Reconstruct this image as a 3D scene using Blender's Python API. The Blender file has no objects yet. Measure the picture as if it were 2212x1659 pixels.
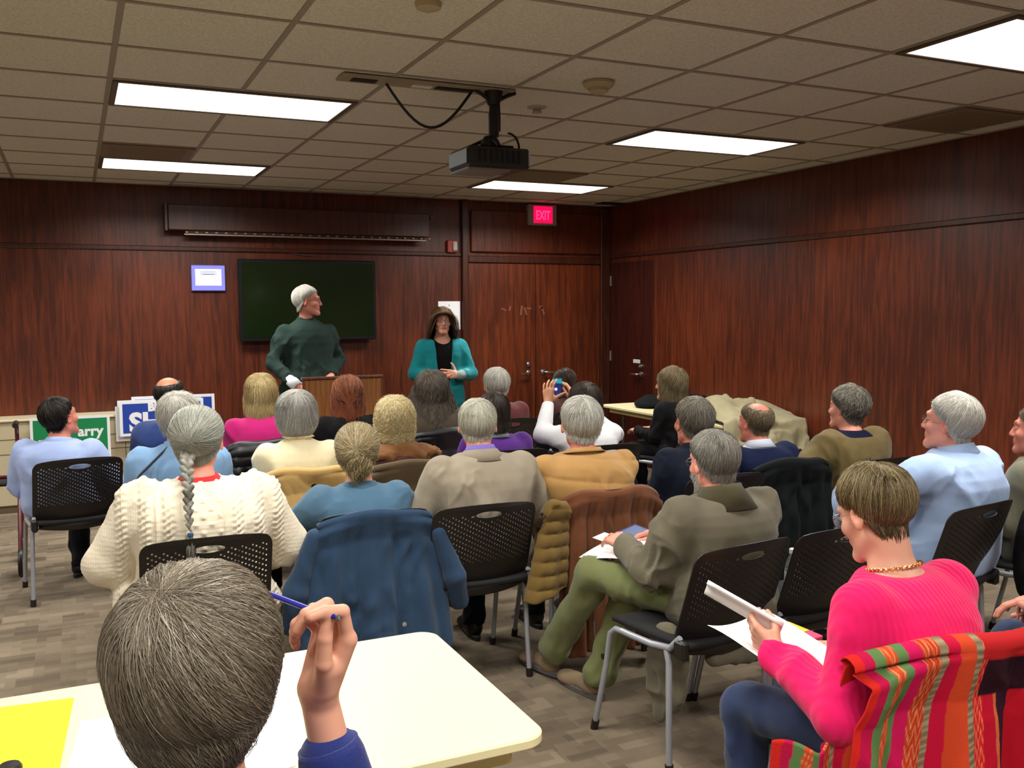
import bpy, math, random
import numpy as np
from mathutils import Matrix, Vector

# ---------------------------------------------------------------- camera, world, lights, exposure
SC = bpy.context.scene
CAM_F, CAM_YAW, CAM_PIT, CAM_ROL = 2017.95, 0.43681, 0.080722, 0.0053584   # focal length in px of a 2212 wide frame
CH = 1.64                      # eye height of the photographer
TILE = 0.61                    # ceiling tile
CEIL = 2.736
GX, GY = 0.1958, 4.2787        # origin of the ceiling grid
BACK_Y, RIGHT_X = 8.83, 5.29   # room walls
LEFT_X, FRONT_Y = -4.1, -3.4
cy_, sy_ = math.cos(CAM_YAW), math.sin(CAM_YAW)
cp_, sp_ = math.cos(CAM_PIT), math.sin(CAM_PIT)
cr_, sr_ = math.cos(CAM_ROL), math.sin(CAM_ROL)
_right = Vector((cy_, -sy_, 0)); _up = Vector((sy_*sp_, cy_*sp_, cp_)); _fwd = Vector((sy_*cp_, cy_*cp_, -sp_))
_r2 = _right*cr_ - _up*sr_; _u2 = _right*sr_ + _up*cr_
cam_data = bpy.data.cameras.new('camera'); cam = bpy.data.objects.new('camera', cam_data)
SC.collection.objects.link(cam)
cam.matrix_world = Matrix(((_r2.x, _u2.x, -_fwd.x, 0), (_r2.y, _u2.y, -_fwd.y, 0), (_r2.z, _u2.z, -_fwd.z, CH), (0, 0, 0, 1)))
cam_data.sensor_width = 36.0; cam_data.lens = CAM_F/2212*36.0; cam_data.clip_start = 0.02
SC.camera = cam
SC.view_settings.view_transform = 'Standard'; SC.view_settings.look = 'None'
SC.view_settings.gamma = 1.0; SC.view_settings.use_curve_mapping = False
SC.view_settings.exposure = 0.0
world = bpy.data.worlds.new('world'); SC.world = world; world.use_nodes = True
world.node_tree.nodes['Background'].inputs[0].default_value = (0.02, 0.018, 0.015, 1)
world.node_tree.nodes['Background'].inputs[1].default_value = 1.0
SC.cycles.max_bounces = 6; SC.cycles.diffuse_bounces = 4; SC.cycles.glossy_bounces = 3
SC.cycles.transmission_bounces = 5; SC.cycles.transparent_max_bounces = 8
SC.cycles.caustics_reflective = False; SC.cycles.caustics_refractive = False
SC.cycles.sample_clamp_indirect = 4.0
SC.cycles.use_denoising = True
# troffer lights of the ceiling: (column, row) of the grid, each two tiles wide and one deep
LAMP_CELLS = [(c, r) for r in (5, 1, -3, -7, -11) for c in (0, 5, -5)]
LAMP_W, LAMP_SPREAD, DIFF_E = 46.0, 2.7, 1.7
for c, r in LAMP_CELLS:
    L = bpy.data.lights.new('troffer_lamp', 'AREA'); L.shape = 'RECTANGLE'; L.size = 1.14; L.size_y = 0.53
    L.energy = LAMP_W; L.spread = LAMP_SPREAD; L.color = (1.0, 0.97, 0.90)
    o = bpy.data.objects.new('troffer_lamp', L); SC.collection.objects.link(o)
    o.location = (GX+(c+1)*TILE, GY+(r+0.5)*TILE, CEIL-0.03)

# ---------------------------------------------------------------- pixel -> place helpers (used to measure the room)
def _ray(px, py):
    u = (px-1106)/CAM_F; w = -(py-829.5)/CAM_F
    u, w = u*cr_+w*sr_, -u*sr_+w*cr_
    y = cp_+w*sp_; z = -sp_+w*cp_
    return np.array([u*cy_+y*sy_, -u*sy_+y*cy_, z])
def at_z(px, py, Z):
    r = _ray(px, py); return r*((Z-CH)/r[2])+np.array([0, 0, CH])
def at_y(px, py, Y):
    r = _ray(px, py); return r*(Y/r[1])+np.array([0, 0, CH])
def at_x(px, py, X):
    r = _ray(px, py); return r*(X/r[0])+np.array([0, 0, CH])

# ---------------------------------------------------------------- materials
MATS = {}
def nt(m):
    m.use_nodes = True; t = m.node_tree
    return t, t.nodes, t.links, t.nodes['Principled BSDF']
def N(t, typ, **kw):
    n = t.nodes.new(typ)
    for k, v in kw.items():
        if k in n.inputs.keys(): n.inputs[k].default_value = v
        else: setattr(n, k, v)
    return n
def srgb(r, g, b):
    f = lambda c: (c/255/12.92) if c/255 <= 0.04045 else ((c/255+0.055)/1.055)**2.4
    return (f(r), f(g), f(b), 1)
def plain(name, col, rough=0.5, metal=0.0, spec=0.5, sheen=0.0, emit=None, es=0.0, trans=0.0, alpha=1.0, coat=0.0):
    if name in MATS: return MATS[name]
    m = bpy.data.materials.new(name); t, ns, ls, b = nt(m)
    b.inputs['Base Color'].default_value = tuple(col[:3])+(1,)
    b.inputs['Roughness'].default_value = rough; b.inputs['Metallic'].default_value = metal
    b.inputs['Specular IOR Level'].default_value = spec
    b.inputs['Sheen Weight'].default_value = sheen; b.inputs['Coat Weight'].default_value = coat
    b.inputs['Transmission Weight'].default_value = trans; b.inputs['Alpha'].default_value = alpha
    if emit: b.inputs['Emission Color'].default_value = tuple(emit[:3])+(1,); b.inputs['Emission Strength'].default_value = es
    MATS[name] = m; return m
def fabric(name, col, col2=None, scale=220, bump=0.25, rough=0.85, sheen=0.15, kind='weave', big=0.5):
    """cloth: fine weave or knit bump plus soft dye variation"""
    if name in MATS: return MATS[name]
    m = bpy.data.materials.new(name); t, ns, ls, b = nt(m)
    tc = N(t, 'ShaderNodeTexCoord')
    col2 = col2 or tuple(c*0.72 for c in col[:3])
    nz = N(t, 'ShaderNodeTexNoise', Scale=9.0, Detail=5.0); ls.new(tc.outputs['Object'], nz.inputs['Vector'])
    mr = N(t, 'ShaderNodeMapRange'); mr.inputs[1].default_value = 0.35; mr.inputs[2].default_value = 0.65
    ls.new(nz.outputs['Fac'], mr.inputs[0])
    mx = N(t, 'ShaderNodeMix', data_type='RGBA')
    mx.inputs[6].default_value = tuple(col[:3])+(1,); mx.inputs[7].default_value = tuple(col2[:3])+(1,)
    mu = N(t, 'ShaderNodeMath', operation='MULTIPLY'); mu.inputs[1].default_value = big
    ls.new(mr.outputs[0], mu.inputs[0]); ls.new(mu.outputs[0], mx.inputs[0])
    ls.new(mx.outputs[2], b.inputs['Base Color'])
    if kind == 'knit':
        w1 = N(t, 'ShaderNodeTexWave', wave_type='BANDS', bands_direction='X', Scale=scale*0.09, Distortion=2.5, Detail=2.0)
        w1.inputs['Detail Scale'].default_value = 3.0
    elif kind == 'rib':
        w1 = N(t, 'ShaderNodeTexWave', wave_type='BANDS', bands_direction='X', Scale=20.0, Distortion=1.2, Detail=2.0)
        w1.inputs['Detail Scale'].default_value = 2.0
    elif kind == 'fuzz':
        w1 = N(t, 'ShaderNodeTexNoise', Scale=scale, Detail=6.0)
    else:
        w1 = N(t, 'ShaderNodeTexNoise', Scale=scale, Detail=3.0)
    ls.new(tc.outputs['Object'], w1.inputs['Vector'])
    bp = N(t, 'ShaderNodeBump', Strength=bump, Distance=0.004)
    ls.new(w1.outputs['Fac'], bp.inputs['Height']); ls.new(bp.outputs[0], b.inputs['Normal'])
    dk = max(col[:3]) < .05
    b.inputs['Roughness'].default_value = rough; b.inputs['Sheen Weight'].default_value = 0.02 if dk else sheen
    b.inputs['Specular IOR Level'].default_value = 0.12 if dk else 0.25
    MATS[name] = m; return m
def vcol_mat(name, rough=0.5, spec=0.4, bump=0.0, bscale=300, sss=0.0, stretch=None, aniso=0.0):
    if name in MATS: return MATS[name]
    m = bpy.data.materials.new(name); t, ns, ls, b = nt(m)
    a = N(t, 'ShaderNodeAttribute', attribute_name='Col'); ls.new(a.outputs['Color'], b.inputs['Base Color'])
    b.inputs['Roughness'].default_value = rough; b.inputs['Specular IOR Level'].default_value = spec
    b.inputs['Anisotropic'].default_value = aniso
    if sss: b.inputs['Subsurface Weight'].default_value = sss; b.inputs['Subsurface Radius'].default_value = (0.01, 0.004, 0.002); b.inputs['Subsurface Scale'].default_value = 1.0
    if bump:
        tc = N(t, 'ShaderNodeTexCoord'); nz = N(t, 'ShaderNodeTexNoise', Scale=bscale, Detail=4.0)
        ls.new(tc.outputs['Object'], nz.inputs['Vector'])
        bp = N(t, 'ShaderNodeBump', Strength=bump, Distance=0.002)
        ls.new(nz.outputs['Fac'], bp.inputs['Height']); ls.new(bp.outputs[0], b.inputs['Normal'])
    MATS[name] = m; return m
def wood(name, dark, light, rough=0.32, grain=(14, 14, 0.9), bump=0.05, coat=0.15, plank=None, patch=0.5):
    if name in MATS: return MATS[name]
    m = bpy.data.materials.new(name); t, ns, ls, b = nt(m)
    tc = N(t, 'ShaderNodeTexCoord'); mp = N(t, 'ShaderNodeMapping'); mp.inputs['Scale'].default_value = grain
    ls.new(tc.outputs['Object'], mp.inputs['Vector'])
    n1 = N(t, 'ShaderNodeTexNoise', Scale=2.4, Detail=8.0, Roughness=0.62, Distortion=0.6); ls.new(mp.outputs[0], n1.inputs['Vector'])
    n2 = N(t, 'ShaderNodeTexNoise', Scale=1.1, Detail=3.0); ls.new(tc.outputs['Object'], n2.inputs['Vector'])
    a = N(t, 'ShaderNodeMath', operation='MULTIPLY_ADD'); a.inputs[1].default_value = patch; ls.new(n2.outputs['Fac'], a.inputs[0]); ls.new(n1.outputs['Fac'], a.inputs[2])
    cr = N(t, 'ShaderNodeValToRGB'); e = cr.color_ramp.elements
    e[0].position = 0.42+patch*0.42; e[0].color = tuple(dark[:3])+(1,); e[1].position = 0.62+patch*0.58; e[1].color = tuple(light[:3])+(1,)
    ls.new(a.outputs[0], cr.inputs[0]); ls.new(cr.outputs[0], b.inputs['Base Color'])
    bp = N(t, 'ShaderNodeBump', Strength=bump, Distance=0.002); ls.new(n1.outputs['Fac'], bp.inputs['Height']); ls.new(bp.outputs[0], b.inputs['Normal'])
    b.inputs['Roughness'].default_value = rough; b.inputs['Coat Weight'].default_value = coat; b.inputs['Coat Roughness'].default_value = 0.25
    MATS[name] = m; return m

WALLWOOD = wood('mahogany_veneer', srgb(66, 26, 12), srgb(106, 46, 22), rough=0.40, coat=0.04)
DOORWOOD = wood('mahogany_door', srgb(72, 28, 12), srgb(114, 50, 22), rough=0.38, coat=0.06)
TRIMWOOD = wood('mahogany_trim', srgb(52, 24, 15), srgb(80, 38, 24), rough=0.35)
OAK = wood('lectern_oak', srgb(122, 74, 36), srgb(158, 102, 54), rough=0.4, grain=(18, 18, 1.0))
OAKDARK = wood('lectern_edge', srgb(84, 52, 34), srgb(112, 74, 50), rough=0.4)
CREAM = plain('cream_laminate', srgb(232, 222, 176), rough=0.38)
CREAMEDGE = plain('cream_edge', srgb(196, 178, 120), rough=0.45)
CREAMCAB = plain('cream_enamel', srgb(196, 184, 152), rough=0.5)
BLACKPL = plain('black_plastic', srgb(30, 25, 24), rough=0.42)
BLACKSOFT = plain('black_upholstery', srgb(20, 19, 20), rough=0.9)
SILVER = plain('silver_paint_metal', srgb(168, 172, 182), rough=0.38, metal=0.35)
CHROME = plain('brushed_chrome', srgb(205, 205, 205), rough=0.22, metal=1.0)
DARKMETAL = plain('dark_metal', srgb(28, 28, 30), rough=0.45, metal=0.3)
WHITEPAPER = plain('white_paper', srgb(240, 240, 240), rough=0.8)
YELLOWPAPER = plain('yellow_paper', srgb(246, 232, 30), rough=0.8)
CEILT = None

# ---------------------------------------------------------------- mesh helpers
def mesh_np(name, V, F, mat=None, parent=None, smooth=True, col=None):
    """V (n,3) array, F (m,k) int array or list of arrays of quads/tris"""
    V = np.asarray(V, np.float32)
    Fs = F if isinstance(F, list) else [F]
    Fs = [np.asarray(f, np.int32) for f in Fs if len(f)]
    me = bpy.data.meshes.new(name)
    me.vertices.add(len(V)); me.vertices.foreach_set('co', V.ravel())
    nl = sum(f.size for f in Fs); nf = sum(len(f) for f in Fs)
    me.loops.add(nl); me.loops.foreach_set('vertex_index', np.concatenate([f.ravel() for f in Fs]))
    tot = np.concatenate([np.full(len(f), f.shape[1], np.int32) for f in Fs]); st = np.concatenate([[0], np.cumsum(tot)[:-1]]).astype(np.int32)
    me.polygons.add(nf); me.polygons.foreach_set('loop_start', st)
    try: me.polygons.foreach_set('loop_total', tot)
    except Exception: pass
    me.polygons.foreach_set('use_smooth', np.full(nf, bool(smooth)))
    if col is not None:
        ca = me.color_attributes.new('Col', 'FLOAT_COLOR', 'POINT')
        c = np.ones((len(V), 4), np.float32); c[:, :3] = np.asarray(col)[..., :3]
        ca.data.foreach_set('color', c.ravel())
    me.update(calc_edges=True)
    if mat: me.materials.append(mat)
    o = bpy.data.objects.new(name, me); SC.collection.objects.link(o)
    if parent: o.parent = parent
    return o
class MB:
    """collects simple solids in one mesh"""
    def __init__(s): s.v = []; s.f = []; s.n = 0; s.m = []; s.mi = 0
    def add(s, V, F):
        s.v.append(np.asarray(V, float).reshape(-1, 3))
        for f in F: s.f.append([i+s.n for i in f]); s.m.append(s.mi)
        s.n += len(s.v[-1]); return s
    def box(s, lo, hi, M=None, bev=0.0):
        x0, y0, z0 = lo; x1, y1, z1 = hi
        if bev:
            b = min(bev, (x1-x0)/2.01, (y1-y0)/2.01, (z1-z0)/2.01); V = []
            for sx in (0, 1):
                for sy in (0, 1):
                    for sz in (0, 1):
                        X, Y, Z = (x1 if sx else x0), (y1 if sy else y0), (z1 if sz else z0)
                        dx, dy, dz = (-b if sx else b), (-b if sy else b), (-b if sz else b)
                        V += [(X, Y+dy, Z+dz), (X+dx, Y, Z+dz), (X+dx, Y+dy, Z)]
            ix = lambda a, b_, c, k: (a*4+b_*2+c)*3+k
            F = []
            for a in (0, 1):
                q = [ix(a, 0, 0, 0), ix(a, 1, 0, 0), ix(a, 1, 1, 0), ix(a, 0, 1, 0)]; F.append(q if a else q[::-1])
                q = [ix(0, a, 0, 1), ix(1, a, 0, 1), ix(1, a, 1, 1), ix(0, a, 1, 1)]; F.append(q[::-1] if a else q)
                q = [ix(0, 0, a, 2), ix(1, 0, a, 2), ix(1, 1, a, 2), ix(0, 1, a, 2)]; F.append(q if a else q[::-1])
            for a in (0, 1):
                for c in (0, 1):
                    F.append([ix(a, c, 0, 0), ix(a, c, 1, 0), ix(a, c, 1, 1), ix(a, c, 0, 1)])
                    F.append([ix(a, 0, c, 0), ix(a, 1, c, 0), ix(a, 1, c, 2), ix(a, 0, c, 2)])
                    F.append([ix(0, a, c, 1), ix(1, a, c, 1), ix(1, a, c, 2), ix(0, a, c, 2)])
            for a in (0, 1):
                for b_ in (0, 1):
                    for c in (0, 1): F.append([ix(a, b_, c, 0), ix(a, b_, c, 1), ix(a, b_, c, 2)])
        else:
            V = [(x0, y0, z0), (x1, y0, z0), (x1, y1, z0), (x0, y1, z0), (x0, y0, z1), (x1, y0, z1), (x1, y1, z1), (x0, y1, z1)]
            F = [(0, 3, 2, 1), (4, 5, 6, 7), (0, 1, 5, 4), (1, 2, 6, 5), (2, 3, 7, 6), (3, 0, 4, 7)]
        if M is not None: V = [tuple(M @ Vector(v)) for v in V]
        return s.add(V, F)
    def tube(s, pts, r, n=10, closed=False, caps=True):
        P = np.asarray(pts, float); K = len(P); r = np.broadcast_to(np.asarray(r, float), (K,))
        T = np.gradient(P, axis=0) if not closed else (np.roll(P, -1, 0)-np.roll(P, 1, 0))
        T /= np.maximum(np.linalg.norm(T, axis=1, keepdims=True), 1e-9)
        u = np.cross(T[0], (0, 0, 1)); u = u if np.linalg.norm(u) > 0.05 else np.cross(T[0], (1, 0, 0)); u /= np.linalg.norm(u)
        V = []
        for k in range(K):
            u = u-T[k]*(u@T[k]); u /= np.linalg.norm(u); w = np.cross(T[k], u)
            a = np.arange(n)*2*math.pi/n
            V.append(P[k]+r[k]*(np.outer(np.cos(a), u)+np.outer(np.sin(a), w)))
        F = []
        for k in range(K if closed else K-1):
            k2 = (k+1) % K
            for i in range(n): F.append([k*n+i, k*n+(i+1) % n, k2*n+(i+1) % n, k2*n+i])
        if caps and not closed: F.append(list(range(n))[::-1]); F.append([(K-1)*n+i for i in range(n)])
        return s.add(np.vstack(V), F)
    def lathe(s, prof, n=24, M=None, sx=1, sy=1):
        V = []; F = []
        for (r, z) in prof:
            for i in range(n): a = 2*math.pi*i/n; V.append((r*math.cos(a)*sx, r*math.sin(a)*sy, z))
        for k in range(len(prof)-1):
            for i in range(n): F.append([k*n+i, k*n+(i+1) % n, (k+1)*n+(i+1) % n, (k+1)*n+i])
        if prof[0][0] > 1e-4: F.append(list(range(n))[::-1])
        if prof[-1][0] > 1e-4: F.append([(len(prof)-1)*n+i for i in range(n)])
        if M is not None: V = [tuple(M @ Vector(v)) for v in V]
        return s.add(V, F)
    def prism(s, poly, z0, z1, M=None, inset=0.0):
        """poly in xy, extruded in z; small edge rounding when inset > 0"""
        P = np.asarray(poly, float); n = len(P); c = P.mean(0)
        def off(d):
            a = P-np.roll(P, 1, 0); b = np.roll(P, -1, 0)-P
            na = np.stack([a[:, 1], -a[:, 0]], 1); nb = np.stack([b[:, 1], -b[:, 0]], 1)
            na /= np.maximum(np.linalg.norm(na, axis=1, keepdims=True), 1e-9); nb /= np.maximum(np.linalg.norm(nb, axis=1, keepdims=True), 1e-9)
            m = na+nb; m /= np.maximum(np.linalg.norm(m, axis=1, keepdims=True), 1e-9)
            return P-m*d
        rings = [(off(inset), z0), (P, z0+inset), (P, z1-inset), (off(inset), z1)] if inset else [(P, z0), (P, z1)]
        V = np.vstack([np.c_[q, np.full(n, z)] for q, z in rings]); F = []
        for k in range(len(rings)-1):
            for i in range(n): F.append([k*n+i, k*n+(i+1) % n, (k+1)*n+(i+1) % n, (k+1)*n+i])
        F.append(list(range(n))[::-1]); F.append([(len(rings)-1)*n+i for i in range(n)])
        if M is not None: V = [tuple(M @ Vector(v)) for v in V]
        return s.add(V, F)
    def build(s, name, mat=None, parent=None, smooth=False, mats=None):
        V = np.vstack(s.v); me = bpy.data.meshes.new(name)
        me.from_pydata([tuple(v) for v in V], [], s.f)
        for m in (mats or ([mat] if mat else [])): me.materials.append(m)
        if mats: me.polygons.foreach_set('material_index', s.m)
        if smooth:
            me.polygons.foreach_set('use_smooth', [True]*len(me.polygons))
            try: me.set_sharp_from_angle(angle=math.radians(40))
            except Exception: pass
        me.update(); o = bpy.data.objects.new(name, me); SC.collection.objects.link(o)
        if parent: o.parent = parent
        return o
def empty(name, loc=(0, 0, 0), rz=0.0):
    o = bpy.data.objects.new(name, None); SC.collection.objects.link(o)
    o.location = tuple(float(x) for x in loc); o.rotation_euler = (0, 0, rz); o.empty_display_size = 0.1
    return o
def tag(o, label=None, cat=None, group=None, kind=None):
    if label: o['label'] = label
    if cat: o['category'] = cat
    if group: o['group'] = group
    if kind: o['kind'] = kind
    return o
def structure(o): o['kind'] = 'structure'; return o
def place(o, verts_mean=True):
    """move the origin of a free mesh to its base so that the object sits where it stands"""
    me = o.data; n = len(me.vertices); a = np.zeros(n*3, np.float32); me.vertices.foreach_get('co', a); a = a.reshape(-1, 3)
    c = np.array([(a[:, 0].min()+a[:, 0].max())/2, (a[:, 1].min()+a[:, 1].max())/2, a[:, 2].min()])
    me.vertices.foreach_set('co', (a-c).astype(np.float32).ravel()); o.location = tuple(float(x) for x in c); me.update(); return o
def rrect(x0, y0, x1, y1, r, n=6):
    P = []
    for cx, cy, a0 in ((x1-r, y1-r, 0), (x0+r, y1-r, 90), (x0+r, y0+r, 180), (x1-r, y0+r, 270)):
        for k in range(n+1):
            a = math.radians(a0+90*k/n); P.append((cx+r*math.cos(a), cy+r*math.sin(a)))
    return P
# vectorised value noise
def _h(i, j, k):
    n = (i*73856093) ^ (j*19349663) ^ (k*83492791); n = (n ^ (n >> 13))*1274126177 & 0x7fffffff
    return ((n ^ (n >> 16)) & 0xffff).astype(np.float32)/32767.5-1
def vnoise(P, s=1.0, seed=0):
    P = np.asarray(P, np.float32)*s+seed*17.31+100.0; I = np.floor(P).astype(np.int64); f = P-I; f = f*f*(3-2*f)
    i, j, k = I[:, 0], I[:, 1], I[:, 2]; r = 0
    for a in (0, 1):
        for b in (0, 1):
            for c in (0, 1):
                w = (f[:, 0] if a else 1-f[:, 0])*(f[:, 1] if b else 1-f[:, 1])*(f[:, 2] if c else 1-f[:, 2])
                r = r+w*_h(i+a, j+b, k+c)
    return r
def fbm(P, s=1.0, seed=0, o=3):
    r = 0; a = 1.0; t = 0
    for q in range(o): r = r+a*vnoise(P, s*2**q, seed+q*7); t += a; a *= 0.5
    return r/t
# ================================================================ the room
def carpet_mat():
    m = bpy.data.materials.new('carpet_tiles'); t, ns, ls, b = nt(m)
    tc = N(t, 'ShaderNodeTexCoord')
    def bricks(sx, sy, off, c1, c2, seed):
        mp = N(t, 'ShaderNodeMapping'); mp.inputs['Scale'].default_value = (sx, sy, 1); mp.inputs['Location'].default_value = (seed, seed*1.7, 0)
        ls.new(tc.outputs['Object'], mp.inputs['Vector'])
        bk = N(t, 'ShaderNodeTexBrick'); bk.offset = off; bk.inputs['Scale'].default_value = 1.0
        bk.inputs['Color1'].default_value = (c1, c1, c1, 1); bk.inputs['Color2'].default_value = (c2, c2, c2, 1); bk.inputs['Mortar'].default_value = ((c1+c2)/2,)*3+(1,)
        bk.inputs['Mortar Size'].default_value = 0.0; bk.inputs['Brick Width'].default_value = 1.0; bk.inputs['Row Height'].default_value = 1.0
        bk.inputs['Bias'].default_value = 0.0
        ls.new(mp.outputs[0], bk.inputs['Vector']); return bk
    b1 = bricks(5.6, 9.2, 0.37, 0.0, 1.0, 0.3); b2 = bricks(9.1, 19.7, 0.61, 0.0, 1.0, 2.1)
    nz = N(t, 'ShaderNodeTexNoise', Scale=260.0, Detail=2.0); ls.new(tc.outputs['Object'], nz.inputs['Vector'])
    wv = N(t, 'ShaderNodeTexWave', wave_type='BANDS', bands_direction='X', Scale=38.0); ls.new(tc.outputs['Object'], wv.inputs['Vector'])
    a = N(t, 'ShaderNodeMix', data_type='RGBA'); a.inputs[0].default_value = 0.42
    ls.new(b1.outputs['Color'], a.inputs[6]); ls.new(b2.outputs['Color'], a.inputs[7])
    a2 = N(t, 'ShaderNodeMix', data_type='RGBA'); a2.inputs[0].default_value = 0.22
    ls.new(a.outputs[2], a2.inputs[6]); ls.new(nz.outputs['Fac'], a2.inputs[7])
    a3 = N(t, 'ShaderNodeMix', data_type='RGBA'); a3.inputs[0].default_value = 0.10
    ls.new(a2.outputs[2], a3.inputs[6]); ls.new(wv.outputs['Color'], a3.inputs[7])
    cr = N(t, 'ShaderNodeValToRGB'); e = cr.color_ramp.elements
    e[0].position = 0.12; e[0].color = srgb(84, 74, 60); e[1].position = 0.85; e[1].color = srgb(140, 126, 106)
    q = e.new(0.45); q.color = srgb(112, 99, 82)
    ls.new(a3.outputs[2], cr.inputs[0]); ls.new(cr.outputs[0], b.inputs['Base Color'])
    bp = N(t, 'ShaderNodeBump', Strength=0.5, Distance=0.004); ls.new(nz.outputs['Fac'], bp.inputs['Height']); ls.new(bp.outputs[0], b.inputs['Normal'])
    b.inputs['Roughness'].default_value = 0.95; b.inputs['Specular IOR Level'].default_value = 0.1; b.inputs['Sheen Weight'].default_value = 0.1
    return m
def ceiling_mat():
    m = bpy.data.materials.new('mineral_fibre_tile'); t, ns, ls, b = nt(m)
    tc = N(t, 'ShaderNodeTexCoord'); nz = N(t, 'ShaderNodeTexNoise', Scale=90.0, Detail=4.0); ls.new(tc.outputs['Object'], nz.inputs['Vector'])
    cr = N(t, 'ShaderNodeValToRGB'); e = cr.color_ramp.elements
    e[0].position = 0.3; e[0].color = srgb(198, 197, 184); e[1].position = 0.7; e[1].color = srgb(226, 225, 210)
    ls.new(nz.outputs['Fac'], cr.inputs[0]); ls.new(cr.outputs[0], b.inputs['Base Color'])
    bp = N(t, 'ShaderNodeBump', Strength=0.3, Distance=0.003); ls.new(nz.outputs['Fac'], bp.inputs['Height']); ls.new(bp.outputs[0], b.inputs['Normal'])
    b.inputs['Roughness'].default_value = 0.95; b.inputs['Specular IOR Level'].default_value = 0.1
    return m
R_X, L_X, B_Y, F_Y = RIGHT_X, LEFT_X, BACK_Y, FRONT_Y
structure(MB().box((L_X-.1, F_Y-.1, -.1), (R_X+.1, B_Y+.1, 0)).build('floor', carpet_mat()))
structure(MB().box((L_X-.1, F_Y-.1, CEIL), (R_X+.1, B_Y+.1, CEIL+.1)).build('ceiling', ceiling_mat()))
structure(MB().box((L_X-.1, B_Y, 0), (R_X+.1, B_Y+.1, CEIL)).build('wall_back', WALLWOOD))
structure(MB().box((R_X, F_Y, 0), (R_X+.1, B_Y, CEIL)).build('wall_right', WALLWOOD))
structure(MB().box((L_X-.1, F_Y, 0), (L_X, B_Y, CEIL)).build('wall_left', WALLWOOD))
structure(MB().box((L_X, F_Y-.1, 0), (R_X, F_Y, CEIL)).build('wall_front', WALLWOOD))
# suspended ceiling grid
g = MB()
n0, n1 = -8, 9
for i in range(n0, n1+1):
    x = GX+i*TILE
    if L_X < x < R_X: g.box((x-.012, F_Y, CEIL-.004), (x+.012, B_Y, CEIL+.001))
for j in range(-13, 8):
    y = GY+j*TILE
    if F_Y < y < B_Y: g.box((L_X, y-.012, CEIL-.0045), (R_X, y+.012, CEIL+.001))
g.box((R_X-.02, F_Y, CEIL-.006), (R_X, B_Y, CEIL)); g.box((L_X, B_Y-.02, CEIL-.006), (R_X, B_Y, CEIL))
structure(g.build('trim_1', plain('grid_enamel', srgb(150, 142, 128), rough=0.6)))
# rails of the panelling
structure(MB().box((L_X, B_Y-.018, 2.165), (3.56, B_Y, 2.205), bev=.006).build('trim_2', TRIMWOOD))
structure(MB().box((R_X-.018, F_Y, 2.17), (R_X, B_Y-.02, 2.21), bev=.006).build('trim_3', TRIMWOOD))
# vertical post, frame and transom of the double door
structure(MB().box((3.56, B_Y-.05, 0), (3.625, B_Y, CEIL-.006), bev=.006).build('trim_4', TRIMWOOD))
structure(MB().box((3.625, B_Y-.045, 2.105), (5.22, B_Y, 2.175), bev=.008).build('trim_5', TRIMWOOD))
t = MB().box((3.66, B_Y-.03, 2.21), (5.2, B_Y, 2.64), bev=.012); structure(t.build('trim_6', WALLWOOD))
structure(MB().box((5.17, B_Y-.05, 0), (5.285, B_Y, 2.70), bev=.006).build('trim_7', TRIMWOOD))
structure(MB().box((L_X, B_Y-.015, 0), (3.56, B_Y, .1)).build('baseboard_back', TRIMWOOD))
structure(MB().box((R_X-.015, F_Y, 0), (R_X, 7.3, .1)).build('baseboard_right', TRIMWOOD))

def lever(parent, face, axis, xyz, direction, dead=None, name='door_handle'):
    """lever handle; face = -1 along axis the lever stands out towards the room"""
    x, y, z = xyz; m = MB()
    if axis == 'y':
        m.lathe([(.027, 0), (.027, .008), (.02, .012)], 20, Matrix.Translation((x, y, z)) @ Matrix.Rotation(math.pi/2, 4, 'X'))
        m.tube([(x, y, z), (x, y-.045, z), (x+direction*.02, y-.055, z), (x+direction*.115, y-.055, z-.004)], [.011, .011, .011, .008], 10)
    else:
        m.lathe([(.027, 0), (.027, .008), (.02, .012)], 20, Matrix.Translation((x, y, z)) @ Matrix.Rotation(-math.pi/2, 4, 'Y'))
        m.tube([(x, y, z), (x-.045, y, z), (x-.055, y+direction*.02, z), (x-.055, y+direction*.115, z-.004)], [.011, .011, .011, .008], 10)
    o = m.build(name, CHROME, parent, smooth=True)
    if dead:
        k = MB()
        if axis == 'y': k.lathe([(.026, 0), (.024, .012), (.014, .016), (.012, .028)], 18, Matrix.Translation((x, y, dead)) @ Matrix.Rotation(math.pi/2, 4, 'X'))
        else: k.lathe([(.026, 0), (.024, .012), (.014, .016), (.012, .028)], 18, Matrix.Translation((x, y, dead)) @ Matrix.Rotation(-math.pi/2, 4, 'Y'))
        k.build('deadbolt', CHROME, parent, smooth=True)
d1 = structure(MB().box((3.63, B_Y-.03, .01), (4.385, B_Y-.001, 2.10), bev=.004).build('door_1', DOORWOOD))
lever(d1, -1, 'y', (4.30, B_Y-.03, .965), -1, dead=1.055)
d2 = structure(MB().box((4.392, B_Y-.03, .01), (5.165, B_Y-.001, 2.10), bev=.004).build('door_2', DOORWOOD))
lever(d2, -1, 'y', (4.47, B_Y-.03, .97), 1)
mk = MB()   # scuffed tape marks left on the doors
for (x, z, w, h, a) in ((4.22, 1.62, .022, .1, .15), (4.27, 1.61, .018, .08, -.3), (4.31, 1.64, .05, .016, 0), (4.47, 1.62, .018, .1, -.35), (4.45, 1.65, .05, .018, .4), (4.02, 1.63, .06, .015, .4), (4.09, 1.64, .018, .05, .2)):
    mk.box((-w/2, 0, -h/2), (w/2, .0008, h/2), Matrix.Translation((x, B_Y-.0312, z)) @ Matrix.Rotation(a, 4, 'Y'))
mk.build('tape_residue', plain('tape_residue', srgb(122, 70, 54), rough=0.7), d1)
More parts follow.
